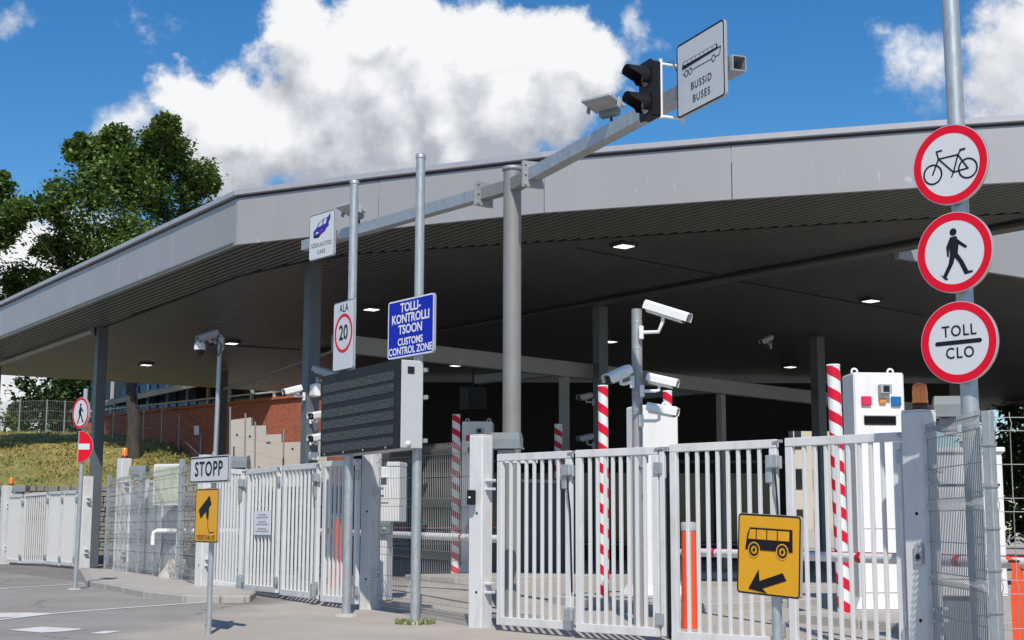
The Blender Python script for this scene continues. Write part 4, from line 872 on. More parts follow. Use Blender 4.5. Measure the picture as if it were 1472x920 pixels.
# --- three round prohibition signs
rs = thing('road_sign', 'thick pole carrying three round red rimmed signs: bicycle, walker, TOLL CLO', 'road sign', at_ground((3.644, 11.550, 2.208)), R(-45), ry=R(-.4))
MB().tube([(0, 0, 0), (0, 0, 3), (0, 0, 7.2)], .069, 24).build('pole', 'galvanised', rs)
zb, zw, zc_ = 4.095, 3.375, 2.65; yy = -.135
p = disc(rs, .328, zb, yy, rw=.070); p['label'] = 'red rimmed round sign with a black bicycle'
q = MB(); y0, y1 = yy - .0045, yy - .0018
for cx in (-.135, .135): q.ring(circ(.075, cx, zb - .035), circ(.063, cx, zb - .035), y0, y1)
B_ = {'rw': (.135, zb - .035), 'bb': (.025, zb - .045), 'seat': (.065, zb + .075), 'head': (-.085, zb + .07), 'fw': (-.135, zb - .035)}
BK = 1.14
for i, (a, b) in enumerate([('rw', 'bb'), ('bb', 'seat'), ('seat', 'head'), ('head', 'bb'), ('head', 'fw'), ('rw', 'seat')]): q.line(B_[a], B_[b], .011, y0 - .0001 * i, y1)
q.line((.085, zb + .105), (.115, zb + .108), .014, y0 - .0007, y1); q.line((.065, zb + .075), (.085, zb + .10), .010, y0 - .0008, y1); q.line((-.085, zb + .07), (-.098, zb + .125), .010, y0 - .0009, y1); q.line((-.098, zb + .125), (-.06, zb + .128), .011, y0 - .001, y1)
q.line((.025, zb - .045), (.01, zb - .075), .009, y0 - .0011, y1); q.v = [(x * BK, y, zb + (z - zb - .015) * BK) for x, y, z in q.v]; q.build('bicycle_symbol', 'sign_black', p)
def walker(par, z, k, y0, y1):
    q = MB(); S = lambda pts: [(x * k, z + v * k) for x, v in pts]
    q.prism(circ(.030 * k, .0 * k, z + .165 * k, 18), y0, y1)
    q.prism(S([(-.03, .125), (.025, .13), (.045, .08), (.03, -.02), (-.035, -.02), (-.045, .06)]), y0 - .0001, y1)
    q.prism(S([(.025, .11), (.115, .035), (.105, .018), (.02, .075)]), y0 - .0002, y1)
    q.prism(S([(-.03, .12), (-.065, .05), (-.06, -.03), (-.045, -.03), (-.045, .04), (-.02, .08)]), y0 - .0003, y1)
    q.prism(S([(-.035, -.01), (.01, -.02), (-.01, -.09), (-.075, -.195), (-.105, -.185), (-.05, -.09)]), y0 - .0004, y1)
    q.prism(S([(-.075, -.195), (-.105, -.185), (-.125, -.17), (-.085, -.215), (-.06, -.215)]), y0 - .0005, y1)
    q.prism(S([(-.02, -.01), (.03, -.01), (.075, -.08), (.115, -.165), (.155, -.165), (.15, -.18), (.085, -.19), (.04, -.09)]), y0 - .0006, y1)
    return q.build('walker_symbol', 'sign_black', par)
p = disc(rs, .328, zw, yy, rw=.070); p['label'] = 'red rimmed round sign with a walking figure'; walker(p, zw, 1.0, y0, y1)
p = disc(rs, .328, zc_, yy, rw=.070); p['label'] = 'red rimmed round sign reading TOLL CLO'
text(p, 'TOLL', .125, .01, zc_ + .088, 'sign_black', y0, .92, .001, 1.12); text(p, 'CLO', .125, .01, zc_ - .088, 'sign_black', y0, .92, .001, 1.15)
MB().prism(rrect(.40, .034, .016, 0, zc_), y0, y1).build('bar', 'sign_black', p)
bands(rs, (zb - .12, zb + .12, zw + .12, zw - .12, zc_ + .12, zc_ - .12), .069, -.11)
# --- yellow bus sign in front of the gate
bsg = thing('road_sign', 'yellow bus lane sign with a black bus and arrow on a low post', 'road sign', at_ground((1.858, 10.400, 0.319)), R(-50))
MB().tube([(0, 0, -.05), (0, 0, 1.22)], .036, 18).build('pole', 'galvanised', bsg)
z0_ = (1.829, 10.400, 0.946)[2] + .06
p = plate(bsg, .57, .565, .03, -.0, 0, -.075, 'sign_yellow', 'sign_black', .011, .003); p.location = (0, 0, z0_); p.rotation_euler = (0, R(3.0), 0)
q = MB(); y0, y1 = -.0805, -.0785; ox = -.0
q.prism([(ox - .21, .03), (ox - .195, .135), (ox - .17, .185), (ox + .21, .185), (ox + .215, .03), (ox + .165, .03), (ox + .15, .07), (ox + .10, .07), (ox + .085, .03), (ox - .09, .03), (ox - .105, .07), (ox - .155, .07), (ox - .17, .03)][::-1], y0, y1)
for cx in (-.13, .125): q.ring(circ(.045, ox + cx, .03, 24), circ(.030, ox + cx, .03, 24), y0 - .0006, y1); q.prism(circ(.012, ox + cx, .03, 14), y0 - .0006, y1)
q.build('bus_symbol', 'sign_black', p)
for cx in (-.13, .125): MB().ring(circ(.055, ox + cx, .03, 24), circ(.046, ox + cx, .03, 24), y0 - .0008, y1).build('wheel_ring', 'sign_yellow', p)
for x0, x1 in ((-.185, -.115), (-.105, -.02), (-.01, .075), (.085, .185)):
    MB().prism([(ox + x0 + (.018 if x0 < -.18 else 0), .172), (ox + x1, .172), (ox + x1, .105), (ox + x0, .105)], y0 - .0012, y0 - .0002).build('bus_window', 'sign_yellow', p)
MB().prism([(ox + .13, -.115), (ox + .165, -.165), (ox - .05, -.235), (ox - .005, -.265), (ox - .175, -.245), (ox - .085, -.105), (ox - .075, -.185)][::-1], y0, y1).build('arrow', 'sign_black', p)
bands(bsg, (z0_ - .18, z0_ + .18), .036, -.06)
# --- no entry and no walking on the left
le = thing('road_sign', 'leaning post with a no walking sign above a bent red no entry sign', 'road sign', at_ground((-7.143, 24.300, 0.166)), R(-44), ry=R(1.2))
MB().tube([(0, 0, 0), (0, 0, 3.30)], .038, 16).build('pole', 'galvanised', le)
z1_ = (-7.131, 24.300, 3.051)[2] - .16; z2_ = (-7.048, 24.300, 2.496)[2] - .16
p = disc(le, .262, z1_, -.075, rw=.045); p['label'] = 'red rimmed round sign with a walking figure'; walker(p, z1_, .82, -.0795, -.0768)
hc = [(.262 * math.cos(R(a_)), z2_ + .262 * math.sin(R(a_))) for a_ in range(-90, 91, 6)]
ne = MB().prism(hc, -.0275, -.0).build('sign_plate', 'aluminium', le); ne['label'] = 'red no entry sign with a white bar, its left half bent back'
ne.location = (-.02, -.05, 0); ne.rotation_euler = (0, 0, R(30))
MB().prism([(x * .985 + .001, z2_ + (z - z2_) * .985) for x, z in hc], -.0290, -.0277).build('face', 'sign_red', ne); MB().prism([(.001, z2_ - .048), (.205, z2_ - .048), (.205, z2_ + .048), (.001, z2_ + .048)], -.0310, -.0291).build('white_bar', 'sign_white', ne)
bent = MB().prism([(-x, z) for x, z in hc], -.0275, -.0).build('bent_half', 'aluminium', ne); bent.rotation_euler = (0, 0, R(-85))
bands(le, (z1_, z2_), .038, -.05)
MB().lathe([(.12, 0), (.11, .02), (.05, .03)], 16).build('footing', 'concrete', le)

# ================================================================== LED display board
bd0 = Vector(((-2.500, 19.300, 2.103))[:2]); bd1 = Vector(((-1.335, 17.300, 2.074))[:2]); dd = (bd1 - bd0); BL = dd.length; rzb = math.atan2(dd.y, dd.x)
bd = thing('display_board', 'black six row display board in a grey case between two tall posts', 'display', (bd0.x, bd0.y, 2.085), rzb)
BH, BD_ = 1.06, .30
MB().box((BL / 2, BD_ / 2 + .02, BH / 2), (BL - .004, BD_, BH - .004), 0, .012).build('case', 'case_grey', bd)
MB().box((BL / 2, .0, BH / 2), (BL, .05, BH), 0, .006).build('front_frame', 'charcoal', bd)
rows = [.925, .765, .57, .41, .235, .075]
for k, z in enumerate(rows):
    MB().box((BL * .49, -.0275, z * .93 + .02), (BL * .93, .006, .105)).build('led_row', 'led_matrix', bd)
for x in (.15, .75, 1.35, 2.0): MB().lathe([(.014, 0), (.012, .006), (.001, .007)], 10, mtx=Matrix.Translation((x, -.025, .022)) @ Matrix.Rotation(R(90), 4, 'X')).build('bolt', 'aluminium', bd)
MB().box((BL + .003, BD_ * .50, BH * .885), (.008, .09, .085), 0, .002).build('vent_plate', 'charcoal', bd)
MB().lathe([(.034, 0), (.032, .012), (.001, .018)], 18, mtx=Matrix.Translation((BL, BD_ * .42, .06)) @ Matrix.Rotation(R(90), 4, 'Y')).build('cable_gland', 'paper', bd)
for z in (.10, .62, .95): MB().box((BL - .05, BD_ + .045, z), (.16, .05, .05), 0, .004).build('bracket', 'galvanised_dull', bd)

# ================================================================== gantry with arms, signal and signs
GZ = 5.62; gp = (.0, 18.78)
gt = thing('gantry', 'round grey gantry column with two square arms spreading over the lanes', 'gantry', (gp[0], gp[1], gz(*gp) - .02))
zr = GZ - gt.location.z; top = zr + .25
MB().tube([(0, 0, 0), (0, 0, 3), (0, 0, top - .03)], .118, 32).build('column', 'gantry_grey', gt)
MB().lathe([(.120, top - .05), (.135, top - .045), (.137, top - .005), (.11, top + .01), (.001, top + .014)], 32).build('cap', 'galvanised_dull', gt)
MB().box((0, 0, .02), (.55, .55, .04), R(-45), .006).build('base_plate', 'galvanised_dull', gt)
ends = {'r': Vector((2.20 - gp[0], 13.67 - gp[1])), 'l': Vector((-3.30 - gp[0], 22.90 - gp[1]))}
for key, e_ in ends.items():
    L = e_.length; d = e_ / L; rz = math.atan2(d.y, d.x); T = Matrix.Translation((0, 0, zr)) @ Matrix.Rotation(rz, 4, 'Z'); js = .62 if key == 'l' else .66; w = .155
    sgn = 1 if key == 'r' else -1
    MB().box((js / 2 + .02, 0, 0), (js - .06, w * .92, w * 1.1), 0, .006, T).build('stub', 'gantry_grey', gt)
    for o_ in (-.014, .014):
        f = MB().box((js + o_, 0, 0), (.022, .30, .34), 0, .006, T).build('flange', 'galvanised_dull', gt)
        for yy_ in (-.115, .115):
            for zz_ in (-.13, 0, .13): MB().tube([T @ Vector((js + o_ - .03 * (1 if o_ < 0 else -1), yy_, zz_)), T @ Vector((js + o_, yy_, zz_))], .018, 6).build('bolt', 'galvanised', f)
    m_ = MB(); x0, x1 = js + .03, L; tk = .012
    for yy_, zz_, sy, sz in ((0, w / 2 - tk / 2, w, tk), (0, -w / 2 + tk / 2, w, tk), (w / 2 - tk / 2, 0, tk, w - 2 * tk), (-w / 2 + tk / 2, 0, tk, w - 2 * tk)): m_.box(((x0 + x1) / 2, yy_, zz_), (x1 - x0, sy, sz), 0, 0, T)
    m_.build('arm', 'galvanised', gt)
def on_arm(key, f, dz=0, side=0):
    e_ = ends[key]; L = e_.length; d = e_ / L; p = e_ * f; return Vector((gp[0] + p.x + d.y * side, gp[1] + p.y - d.x * side, GZ + dz)), math.atan2(d.y, d.x)
rzR = math.atan2(ends['r'].y, ends['r'].x); rzL = math.atan2(-ends['l'].y, -ends['l'].x)
# bus lane sign
P_, _ = on_arm('r', .905); bs2 = thing('lane_sign', 'white BUSSID BUSES lane sign on the end of the right gantry arm', 'sign', P_, rzR, 'white lane signs on the gantry arms')
p = plate(bs2, .93, .78, .05, 0, .07, -.125, 'sign_white', 'sign_black', .018, .003, t=.03)
for x in (-.25, .25): MB().box((x, -.085, .0), (.05, .03, .30), 0, .004).build('bracket', 'galvanised', bs2)
y0, y1 = -.1295, -.1268; q = MB()
q.prism([(-.33, .245), (.33, .245), (.34, .20), (-.35, .20)], y0, y1); q.prism([(-.35, .20), (.40, .20), (.40, .19), (-.35, .17)], y0 - .0002, y1)
for cx in (-.27, -.19, .26): q.ring(circ(.036, cx, .115, 20), circ(.028, cx, .115, 20), y0, y1)
q.line((-.34, .118), (-.31, .118), .006, y0, y1); q.line((-.14, .118), (.22, .118), .006, y0, y1); q.line((.30, .118), (.37, .118), .006, y0, y1); q.line((.37, .118), (.40, .19), .006, y0, y1)
q.build('bus_symbol', 'sign_black', p)
for k in range(8): MB().prism([(-.315 + k * .08, .238), (-.245 + k * .08, .238), (-.245 + k * .08, .209), (-.315 + k * .08, .209)], y0 - .001, y0 - .0001).build('bus_window', 'sign_white', p)
text(p, 'BUSSID', .112, .02, -.055, 'sign_black', y0, 1.0, -.0005, 1.18); text(p, 'BUSES', .112, .02, -.19, 'sign_black', y0, 1.0, -.0005, 1.18)
# car lane sign
P_, _ = on_arm('l', .865); cs = thing('lane_sign', 'white SOIDUAUTOD CARS lane sign on the end of the left gantry arm', 'sign', P_, R(-50), 'white lane signs on the gantry arms')
p = plate(cs, .72, .72, .045, .0, .04, -.135, 'sign_white', 'sign_black', .008, .003, t=.03)
for x in (-.2, .2): MB().box((x, -.09, .0), (.05, .04, .30), 0, .004).build('bracket', 'galvanised', cs)
y0, y1 = -.1395, -.1368
MB().prism([(-.23, .04), (-.235, .13), (-.15, .18), (-.09, .25), (.06, .30), (.17, .31), (.235, .36), (.24, .28), (.19, .22), (.20, .17), (.13, .14), (.10, .10), (.0, .07), (-.10, .035)][::-1], y0, y1).build('car_symbol', 'sign_blue_dark', p)
MB().prism([(-.11, .185), (-.07, .24), (.04, .28), (.0, .20)], y0 - .0008, y0 - .0001).build('car_window', 'sign_white', p); MB().prism([(.07, .285), (.14, .30), (.12, .22), (.04, .205)], y0 - .0008, y0 - .0001).build('car_window', 'sign_white', p)
MB().prism([(-.17, .08), (-.09, .09), (-.09, .115), (-.16, .11)], y0 - .0008, y0 - .0001).build('headlight', 'sign_white', p); MB().prism([(-.02, .10), (.03, .12), (.02, .14), (-.03, .125)], y0 - .0008, y0 - .0001).build('tail_mark', 'sign_red', p)
MB().prism([(-.23, .03), (-.09, .02), (-.02, .06), (-.10, .05), (-.23, .06)], y0 - .0010, y0 - .0001).build('bumper', 'sign_black', p)
text(p, 'SÕIDUAUTOD', .095, .0, -.10, 'sign_black', y0, .88, -.001, 1.08); text(p, 'CARS', .095, .0, -.215, 'sign_black', y0, .95, -.001, 1.12)
# floodlights
def flood(P_, rz, tilt, label, w=.42, d=.30):
    t = thing('floodlight', label, 'floodlight', P_, rz, 'floodlights on the gantry arms'); T = Matrix.Translation((0, -.16, .30)) @ Matrix.Rotation(R(tilt), 4, 'X')
    MB().tube([(0, 0, .07), (0, -.02, .20), (0, -.05, .29)], .016, 8).build('stem', 'charcoal', t)
    b_ = MB().box((0, 0, 0), (w, d, .045), 0, .012, T).build('housing', 'cam_grey', t)
    MB().box((0, -.01, -.024), (w * .82, d * .72, .006), 0, 0, T).build('glass', 'lamp_glass', b_)
    MB().box((0, d * .46, -.055), (w * .62, .09, .08), 0, .012, T).build('driver_box', 'box_grey', b_)
    for x in (-w / 2 - .01, w / 2 + .01): MB().box((x, .02, -.02), (.012, .06, .12), 0, .003, T).build('bracket', 'cam_grey', b_)
    return t
P_, _ = on_arm('r', .515); flood(P_, rzR + R(25), -15, 'flat grey floodlight on the right gantry arm beside the signal')
P_, _ = on_arm('l', .70); flood(P_, R(-48), -20, 'flat grey floodlight on the left gantry arm behind the sign post')
# signal head
P_, _ = on_arm('r', .757); tl = thing('traffic_light', 'black two lamp traffic signal in a white pipe frame on the right arm', 'traffic light', P_, rzR); tl.scale = (.86, .86, .86)
MB().box((-.0, -.27, .08), (.30, .13, .70), 0, .02).build('housing', 'black_plastic', tl)
MB().prism(rrect(.34, .74, .06, 0, .08), -.345, -.333).build('backplate', 'black_plastic', tl)
for z, lm in ((.25, 'lens_red'), (-.09, 'lens_clear')):
    T = Matrix.Translation((0, -.345, z)) @ Matrix.Rotation(R(90), 4, 'X'); n = 24; m_ = MB(); vs = []; fs = []
    for k in range(n + 1):
        a = R(-50) + (R(280)) * k / n; r_ = .128; ln = .09 + .18 * min(1, max(0, math.sin(a) * 1.5 + .45))
        for rr_ in (r_, r_ - .008):
            for l0 in (0, ln): vs.append((rr_ * math.cos(a), -.345 - l0, z + rr_ * math.sin(a)))
    for k in range(n):
        b_ = k * 4; fs += [(b_, b_ + 1, b_ + 5, b_ + 4), (b_ + 2, b_ + 6, b_ + 7, b_ + 3), (b_ + 1, b_ + 3, b_ + 7, b_ + 5)]
    h = MB().lathe([(.118, .002), (.10, .012), (.06, .022), (.001, .026)], 24, mtx=T).build('lens', lm, tl)
    m_.add(vs, fs, False).build('visor', 'black_plastic', h)
pf = MB(); pf.tube([(.12, -.20, .46), (.12, -.20, -.28)], .022, 10); pf.tube([(.12, -.20, .40), (.12, .10, .40)], .020, 10); pf.tube([(.12, -.20, -.26), (.12, .10, -.26)], .020, 10); pf.tube([(.12, .10, .46), (.12, .10, -.32)], .022, 10); pf.build('pipe_frame', 'cam_white', tl)
for z in (.30, -.16): MB().box((.12, .06, z * .35), (.05, .12, .04), 0, .004).build('bracket', 'galvanised', tl)
MB().tube([(.05, -.2, .4), (.16, -.05, .44), (.15, .06, .2)], .008, 6).build('cable', 'cable', tl)

# ================================================================== security cameras
def seccam(label, mount, body, yaw, pitch, L=.42, s=1.0, name='security_camera', mat_='cam_white', elbow=True):
    t = thing(name, label, 'camera', mount, 0, 'security cameras'); M = Vector(mount); c = Vector(body) - M
    T = Matrix.Translation(c) @ Matrix.Rotation(R(yaw), 4, 'Z') @ Matrix.Rotation(R(pitch), 4, 'Y')
    MB().box((0, 0, 0), (L * .92, .105 * s, .095 * s), 0, .025 * s, T).build('body', mat_, t)
    sh = MB(); pr = [(-.068, -.02), (-.068, .045), (-.04, .068), (.04, .068), (.068, .045), (.068, -.02)]; a, b = -L * .50, L * .56; vs = []; fs = []
    for x in (a, b):
        for k_ in (1.0, .90):
            for py, pz in pr: vs.append(T @ Vector((x, py * s * k_, pz * s * k_)))
    n = 6
    for i in range(n - 1): fs += [(i, i + 1, 2 * n + i + 1, 2 * n + i), (n + i + 1, n + i, 3 * n + i, 3 * n + i + 1), (2 * n + i, 2 * n + i + 1, 3 * n + i + 1, 3 * n + i), (i + 1, i, n + i, n + i + 1)]
    sh.add(vs, fs).build('sunshield', mat_, t)
    f = MB().box((L * .465, 0, 0), (.012, .09 * s, .08 * s), 0, .004, T).build('front_glass', 'black_plastic', t)
    MB().lathe([(.026 * s, 0), (.024 * s, .012), (.016 * s, .013), (.001, .006)], 16, mtx=T @ Matrix.Translation((L * .472, 0, 0)) @ Matrix.Rotation(R(90), 4, 'Y')).build('lens', 'glass_dark', f)
    j = T @ Vector((-.02, 0, -.05 * s)); k_ = Vector((j.x, j.y, j.z - .05))
    pts = [(0, 0, 0), (k_.x * .8, k_.y * .8, 0 if not elbow else min(0, k_.z)), tuple(k_), tuple(j)] if elbow else [(0, 0, 0), tuple(k_), tuple(j)]
    MB().tube(pts, .018 * s, 10).build('arm', mat_, t)
    MB().box((0, 0, 0), (.05, .05, .13 * s), R(-20), .006).build('mount_plate', mat_, t)
    return t
cp = thing('camera_pole', 'galvanised pole behind the middle gate carrying four white cameras', 'pole', at_ground((1.509, 17.600, 0.039)), 0, ry=R(.15))
MB().tube([(0, 0, 0), (0, 0, 3.78)], .064, 20).build('pole', 'galvanised_dull', cp)
for z in (3.62, 3.30, 2.75, 2.55, 2.1): MB().lathe([(.066, z - .008), (.068, z), (.066, z + .008)], 20).build('strap', 'galvanised', cp)
MB().box((.10, -.02, 1.98), (.05, .05, .14), 0, .006).build('junction_box', 'cam_grey', cp)
MB().tube([(-.03, -.08, 1.9), (.06, -.09, 1.82), (.09, -.06, 1.75), (.05, -.075, 1.5)], .007, 6).build('cable', 'cable', cp)
seccam('long white camera at the very top of the camera pole', (1.565, 17.500, 3.502), (1.852, 17.400, 3.726), -28, 20, .56, 1.25)
seccam('white camera on the camera pole looking left towards the board', (1.450, 17.500, 2.902), (1.272, 17.350, 2.961), 218, 22, .36, 1.15)
seccam('upper of the two white cameras right of the camera pole below its top', (1.566, 17.500, 2.793), (1.802, 17.500, 2.903), -20, 14, .36, 1.1)
seccam('lowest white camera on the camera pole in front of the white kiosk', (1.554, 17.500, 2.433), (1.798, 17.500, 2.551), -20, 12, .36, 1.1)
seccam('white camera on the column left of the display board looking left', (-4.150, 29.100, 3.783), (-4.345, 28.900, 3.875), 212, 16, .36, 1.25)
seccam('grey camera high on the column beside the speed limit panel', (-3.893, 29.100, 4.091), (-3.691, 28.800, 4.227), -35, 16, .62, 1.3, mat_='cam_grey')
seccam('upper white camera half hidden behind the left edge of the display board', (-4.001, 29.100, 3.325), (-3.852, 28.800, 3.371), -120, 10, .36, 1.3)
seccam('lower white camera half hidden behind the left edge of the display board', (-3.991, 29.100, 2.895), (-3.842, 28.800, 2.932), -120, 10, .36, 1.3)
cb = thing('camera_box', 'white junction box on the column behind the display board', 'box', (-3.924, 29.050, 3.904), rzU); MB().box((0, 0, 0), (.28, .12, .26), 0, .015).build('case', 'cam_white', cb); MB().box((0, -.065, 0), (.22, .012, .20), 0, .004).build('cover', 'cam_white', cb)
cb = thing('camera_box', 'white junction box low on the column behind the display board', 'box', (-3.922, 29.050, 2.590), rzU); MB().box((0, 0, 0), (.24, .12, .16), 0, .015).build('case', 'cam_white', cb); MB().box((0, -.065, 0), (.18, .012, .11), 0, .004).build('cover', 'cam_white', cb)
seccam('small camera under the dark soffit above the white kiosk', (6.430, 36.000, 5.719), (6.330, 36.000, 5.858), 205, 24, .34, 1.2, mat_='cam_grey', elbow=False)
seccam('shaded camera on the dark column above the striped pole', (1.949, 34.800, 4.196), (1.740, 34.600, 4.294), 215, 12, .36, 1.3, mat_='cam_grey')
seccam('shaded camera low on the dark column behind the striped pole', (1.944, 34.800, 3.168), (1.753, 34.600, 3.320), 205, 12, .36, 1.3, mat_='cam_grey')
# dome camera pole on the left
cpl = thing('camera_pole', 'slim pole behind the STOPP sign topped by a dome camera', 'pole', at_ground((-6.295, 31.000, 0.375)), 0, ry=R(.6))
MB().tube([(0, 0, 0), (0, 0, 5.12)], .048, 16).build('pole', 'galvanised', cpl)
dome_p = (-6.355, 31.000, 5.147); dm = thing('dome_camera', 'white dome camera under a short bracket on the slim pole', 'camera', dome_p, 0, 'security cameras')
MB().tube([(0, 0, .0), (-.16, -.10, .02), (-.28, -.17, -.02)], .03, 8).build('bracket', 'cam_grey', dm)
MB().lathe([(.001, .02), (.08, .0), (.115, -.08), (.125, -.17), (.12, -.20)], 20, c=(-.28, -.17, -.02)).build('housing', 'cam_white', dm)
MB().lathe([(.10, -.20), (.09, -.27), (.05, -.31), (.001, -.325)], 20, c=(-.28, -.17, -.02)).build('dome', 'glass_dark', dm)
MB().box((.14, .0, -.06), (.12, .14, .30), 0, .015).build('power_box', 'cam_grey', dm)
MB().tube([(.06, -.05, .02), (.16, -.08, -.1), (.10, -.06, -.34), (.03, -.05, -.2)], .012, 6).build('cable', 'cable', dm)
seccam('white camera on top of the slim pole above the dome', (-6.340, 31.000, 5.162), (-6.465, 30.800, 5.210), 212, 22, .44, 1.4, mat_='cam_grey')
# lamp at the top of the first column
fl = thing('floodlight', 'small floodlight at the head of the first column under the soffit', 'floodlight', (-11.105, 38.600, 6.653), R(-55)); MB().box((.08, -.12, .02), (.34, .14, .24), 0, .02, Matrix.Rotation(R(-30), 4, 'Y')).build('housing', 'cam_grey', fl); MB().tube([(0, 0, .1), (.05, -.08, 0)], .03, 8).build('bracket', 'cam_grey', fl); MB().box((-.3, .1, .0), (.04, .04, .7), 0).build('hanger', 'charcoal', fl)

# ================================================================== striped poles, kiosks, booms, bollards
def striped(p, h, r, label, n=20, lean=0.0, base=.12):
    "hollow pole wound with a red and white helix; each red band is a strip of its own"
    t = thing('striped_pole', label, 'pole', (p[0], p[1], gz(p[0], p[1]) + base - .006), 0, 'red and white striped poles', ry=lean)
    MB().tube([(0, 0, 0), (0, 0, h)], r, n).build('pole', 'stripe_white', t)
    pitch = .285; bw = .135; z = -pitch; m_ = 24
    while z < h + pitch:
        vs = []
        for i in range(m_ + 1):
            a = 2 * math.pi * i / m_; zz = z - pitch * i / m_
            lo, hi = min(max(zz - bw / 2, .002), h - .002), max(min(zz + bw / 2, h - .002), .002)
            vs += [((r + .0012) * math.cos(a), (r + .0012) * math.sin(a), lo), ((r + .0012) * math.cos(a), (r + .0012) * math.sin(a), hi)]
        fs = [(2 * i, 2 * i + 2, 2 * i + 3, 2 * i + 1) for i in range(m_) if vs[2 * i + 1][2] - vs[2 * i][2] > .001 or vs[2 * i + 3][2] - vs[2 * i + 2][2] > .001]
        if fs: MB().add(vs, fs, True).build('red_band', 'stripe_red', t)
        z += pitch
    MB().lathe([(r + .003, h - .01), (r + .003, h + .008), (.001, h + .012)], n).build('cap', 'stripe_white', t)
    return t
striped((4.041, 18.050, 0.160), 3.02, .082, 'red and white striped pole beside the tall white kiosk', lean=R(.9) * -1)
striped((1.309, 20.900, 0.222), 2.98, .072, 'red and white striped pole left of the camera pole')
striped((-1.169, 30.800, 0.181), 3.3, .085, 'shaded striped pole behind the mesh panel by the kiosk', base=.10)
striped((1.070, 33.500, 0.077), 3.4, .09, 'distant striped pole in the shade beside the slim beam post', base=.0)
striped((2.395, 22.400, 0.235), 3.02, .07, 'striped pole half hidden behind the white kiosk at the camera pole')
def kiosk(p, w, d, h, rz, label, full=True, base=.12):
    t = thing('kiosk', label, 'kiosk', (p[0], p[1], gz(p[0], p[1]) + base - .006), rz, 'white driver kiosks')
    MB().box((0, 0, h / 2 + .06), (w, d, h - .12), 0, .02).build('body', 'white_cabinet', t)
    MB().add([(-w / 2 - .07, -d / 2 - .07, 0), (w / 2 + .07, -d / 2 - .07, 0), (w / 2 + .07, d / 2 + .07, 0), (-w / 2 - .07, d / 2 + .07, 0), (-w / 2, -d / 2, .14), (w / 2, -d / 2, .14), (w / 2, d / 2, .14), (-w / 2, d / 2, .14)], [(0, 1, 5, 4), (1, 2, 6, 5), (2, 3, 7, 6), (3, 0, 4, 7)]).build('foot', 'white_cabinet', t)
    for x in (-w * .36, w * .36):
        ring = []
        for k in range(13): a = 2 * math.pi * k / 12; ring.append((x + .038 * math.cos(a), 0, h + .035 + .038 * math.sin(a)))
        MB().tube(ring, .014, 8, False).build('lifting_eye', 'white_cabinet', t)
    y = -d / 2
    if full:
        for z0, z1 in ((.20, .98), (.995, 2.02)):
            dr = MB().box((0, y - .006, (z0 + z1) / 2), (w - .05, .014, z1 - z0), 0, .004).build('door', 'white_cabinet', t)
            MB().box((w / 2 - .06, y - .02, z1 - .12), (.018, .02, .12), 0, .004).build('handle', 'charcoal', dr)
        MB().box((0, y - .004, h - .62), (w * .62, .012, .11), 0, .002).build('slot', 'charcoal', t)
        MB().box((0, y - .05, h - .555), (w * .64, .10, .02), 0, .004).build('slot_hood', 'white_cabinet', t)
    if not full: return t
    MB().box((.06, y - .06, h - .22), (.15, .11, .12), 0, .006).build('camera_housing', 'cam_grey', t)
    MB().box((.06, y - .117, h - .22), (.08, .006, .08), 0, .003).build('camera_window', 'charcoal', t)
    for x, m_ in ((-.19, 'button_red'), (.04, 'button_orange'), (.23, 'button_blue')):
        MB().box((x * w / .72, y - .02, h - .37), (.13 if m_ != 'button_orange' else .09, .04, .12 if m_ != 'button_orange' else .07), 0, .01).build('signal_lamp', m_, t)
    return t
kiosk((4.688, 18.900, 0.152), .66, .50, 2.98, R(4), 'tall white kiosk with red, orange and blue lamps by the right gate post')
kiosk((2.066, 21.500, 0.219), .60, .50, 2.72, R(24), 'white kiosk behind the camera pole', False)
kiosk((-0.739, 32.200, 0.156), .66, .52, 3.25, R(-4), 'kiosk in the shade behind the white post with the card reader', base=.10)
def boom(a, b, label):
    t = thing('boom_barrier', label, 'barrier', a, 0, 'white boom barriers'); A = Vector((0, 0, 0)); B = Vector(b) - Vector(a); L = B.length
    MB().tube([A, B], .052, 14).build('boom', 'boom_white', t); d = B / L
    for k in range(int(L / 1.7)):
        p = A + d * (.9 + 1.7 * k); MB().tube([p, p + d * .10], .0535, 14, False).build('red_reflector', 'stripe_red', t)
    rz = math.atan2(d.y, d.x); mid = B / 2
    MB().box((mid.x, mid.y, .052), (L, .02, .010), rz).build('edge_strip', 'stripe_red', t)
    return t
boom((2.277, 19.600, 0.856), (4.516, 12.900, 0.849), 'long white boom barrier behind the right folding gate')
boom((-3.670, 27.800, 1.121), (-0.119, 19.300, 1.019), 'white boom barrier behind the mesh panel and display board')
def bollard(p, h, w, label, lean=0.0, cap=True, base=0.0, taper=.84):
    t = thing('boom_rest', label, 'barrier post', (p[0], p[1], gz(p[0], p[1]) - .01 + base), R(-30), 'orange boom rest posts', ry=lean)
    a, b = w / 2, w / 2 * taper; m_ = MB(); n = 20; vs = []
    m_.lathe([(a, 0), (a, .02), (b, h - .10)], n); m_.build('post', 'orange_plastic', t)
    if cap: MB().lathe([(b + .006, h - .10), (b + .006, h - .01), (b * .8, h), (.001, h)], n).build('cap', 'cam_grey', t)
    return t
bollard((2.054, 17.100, 0.024), 1.22, .20, 'orange boom rest post seen through the third gate leaf')
bollard((-3.057, 26.000, 0.174), 1.28, .23, 'orange boom rest post seen through the left gate behind the sign post')
fk = thing('boom_rest', 'orange forked boom rest at the right picture edge behind the mesh', 'barrier post', at_ground((4.446, 13.000, 0.427)), R(-20), 'orange boom rest posts')
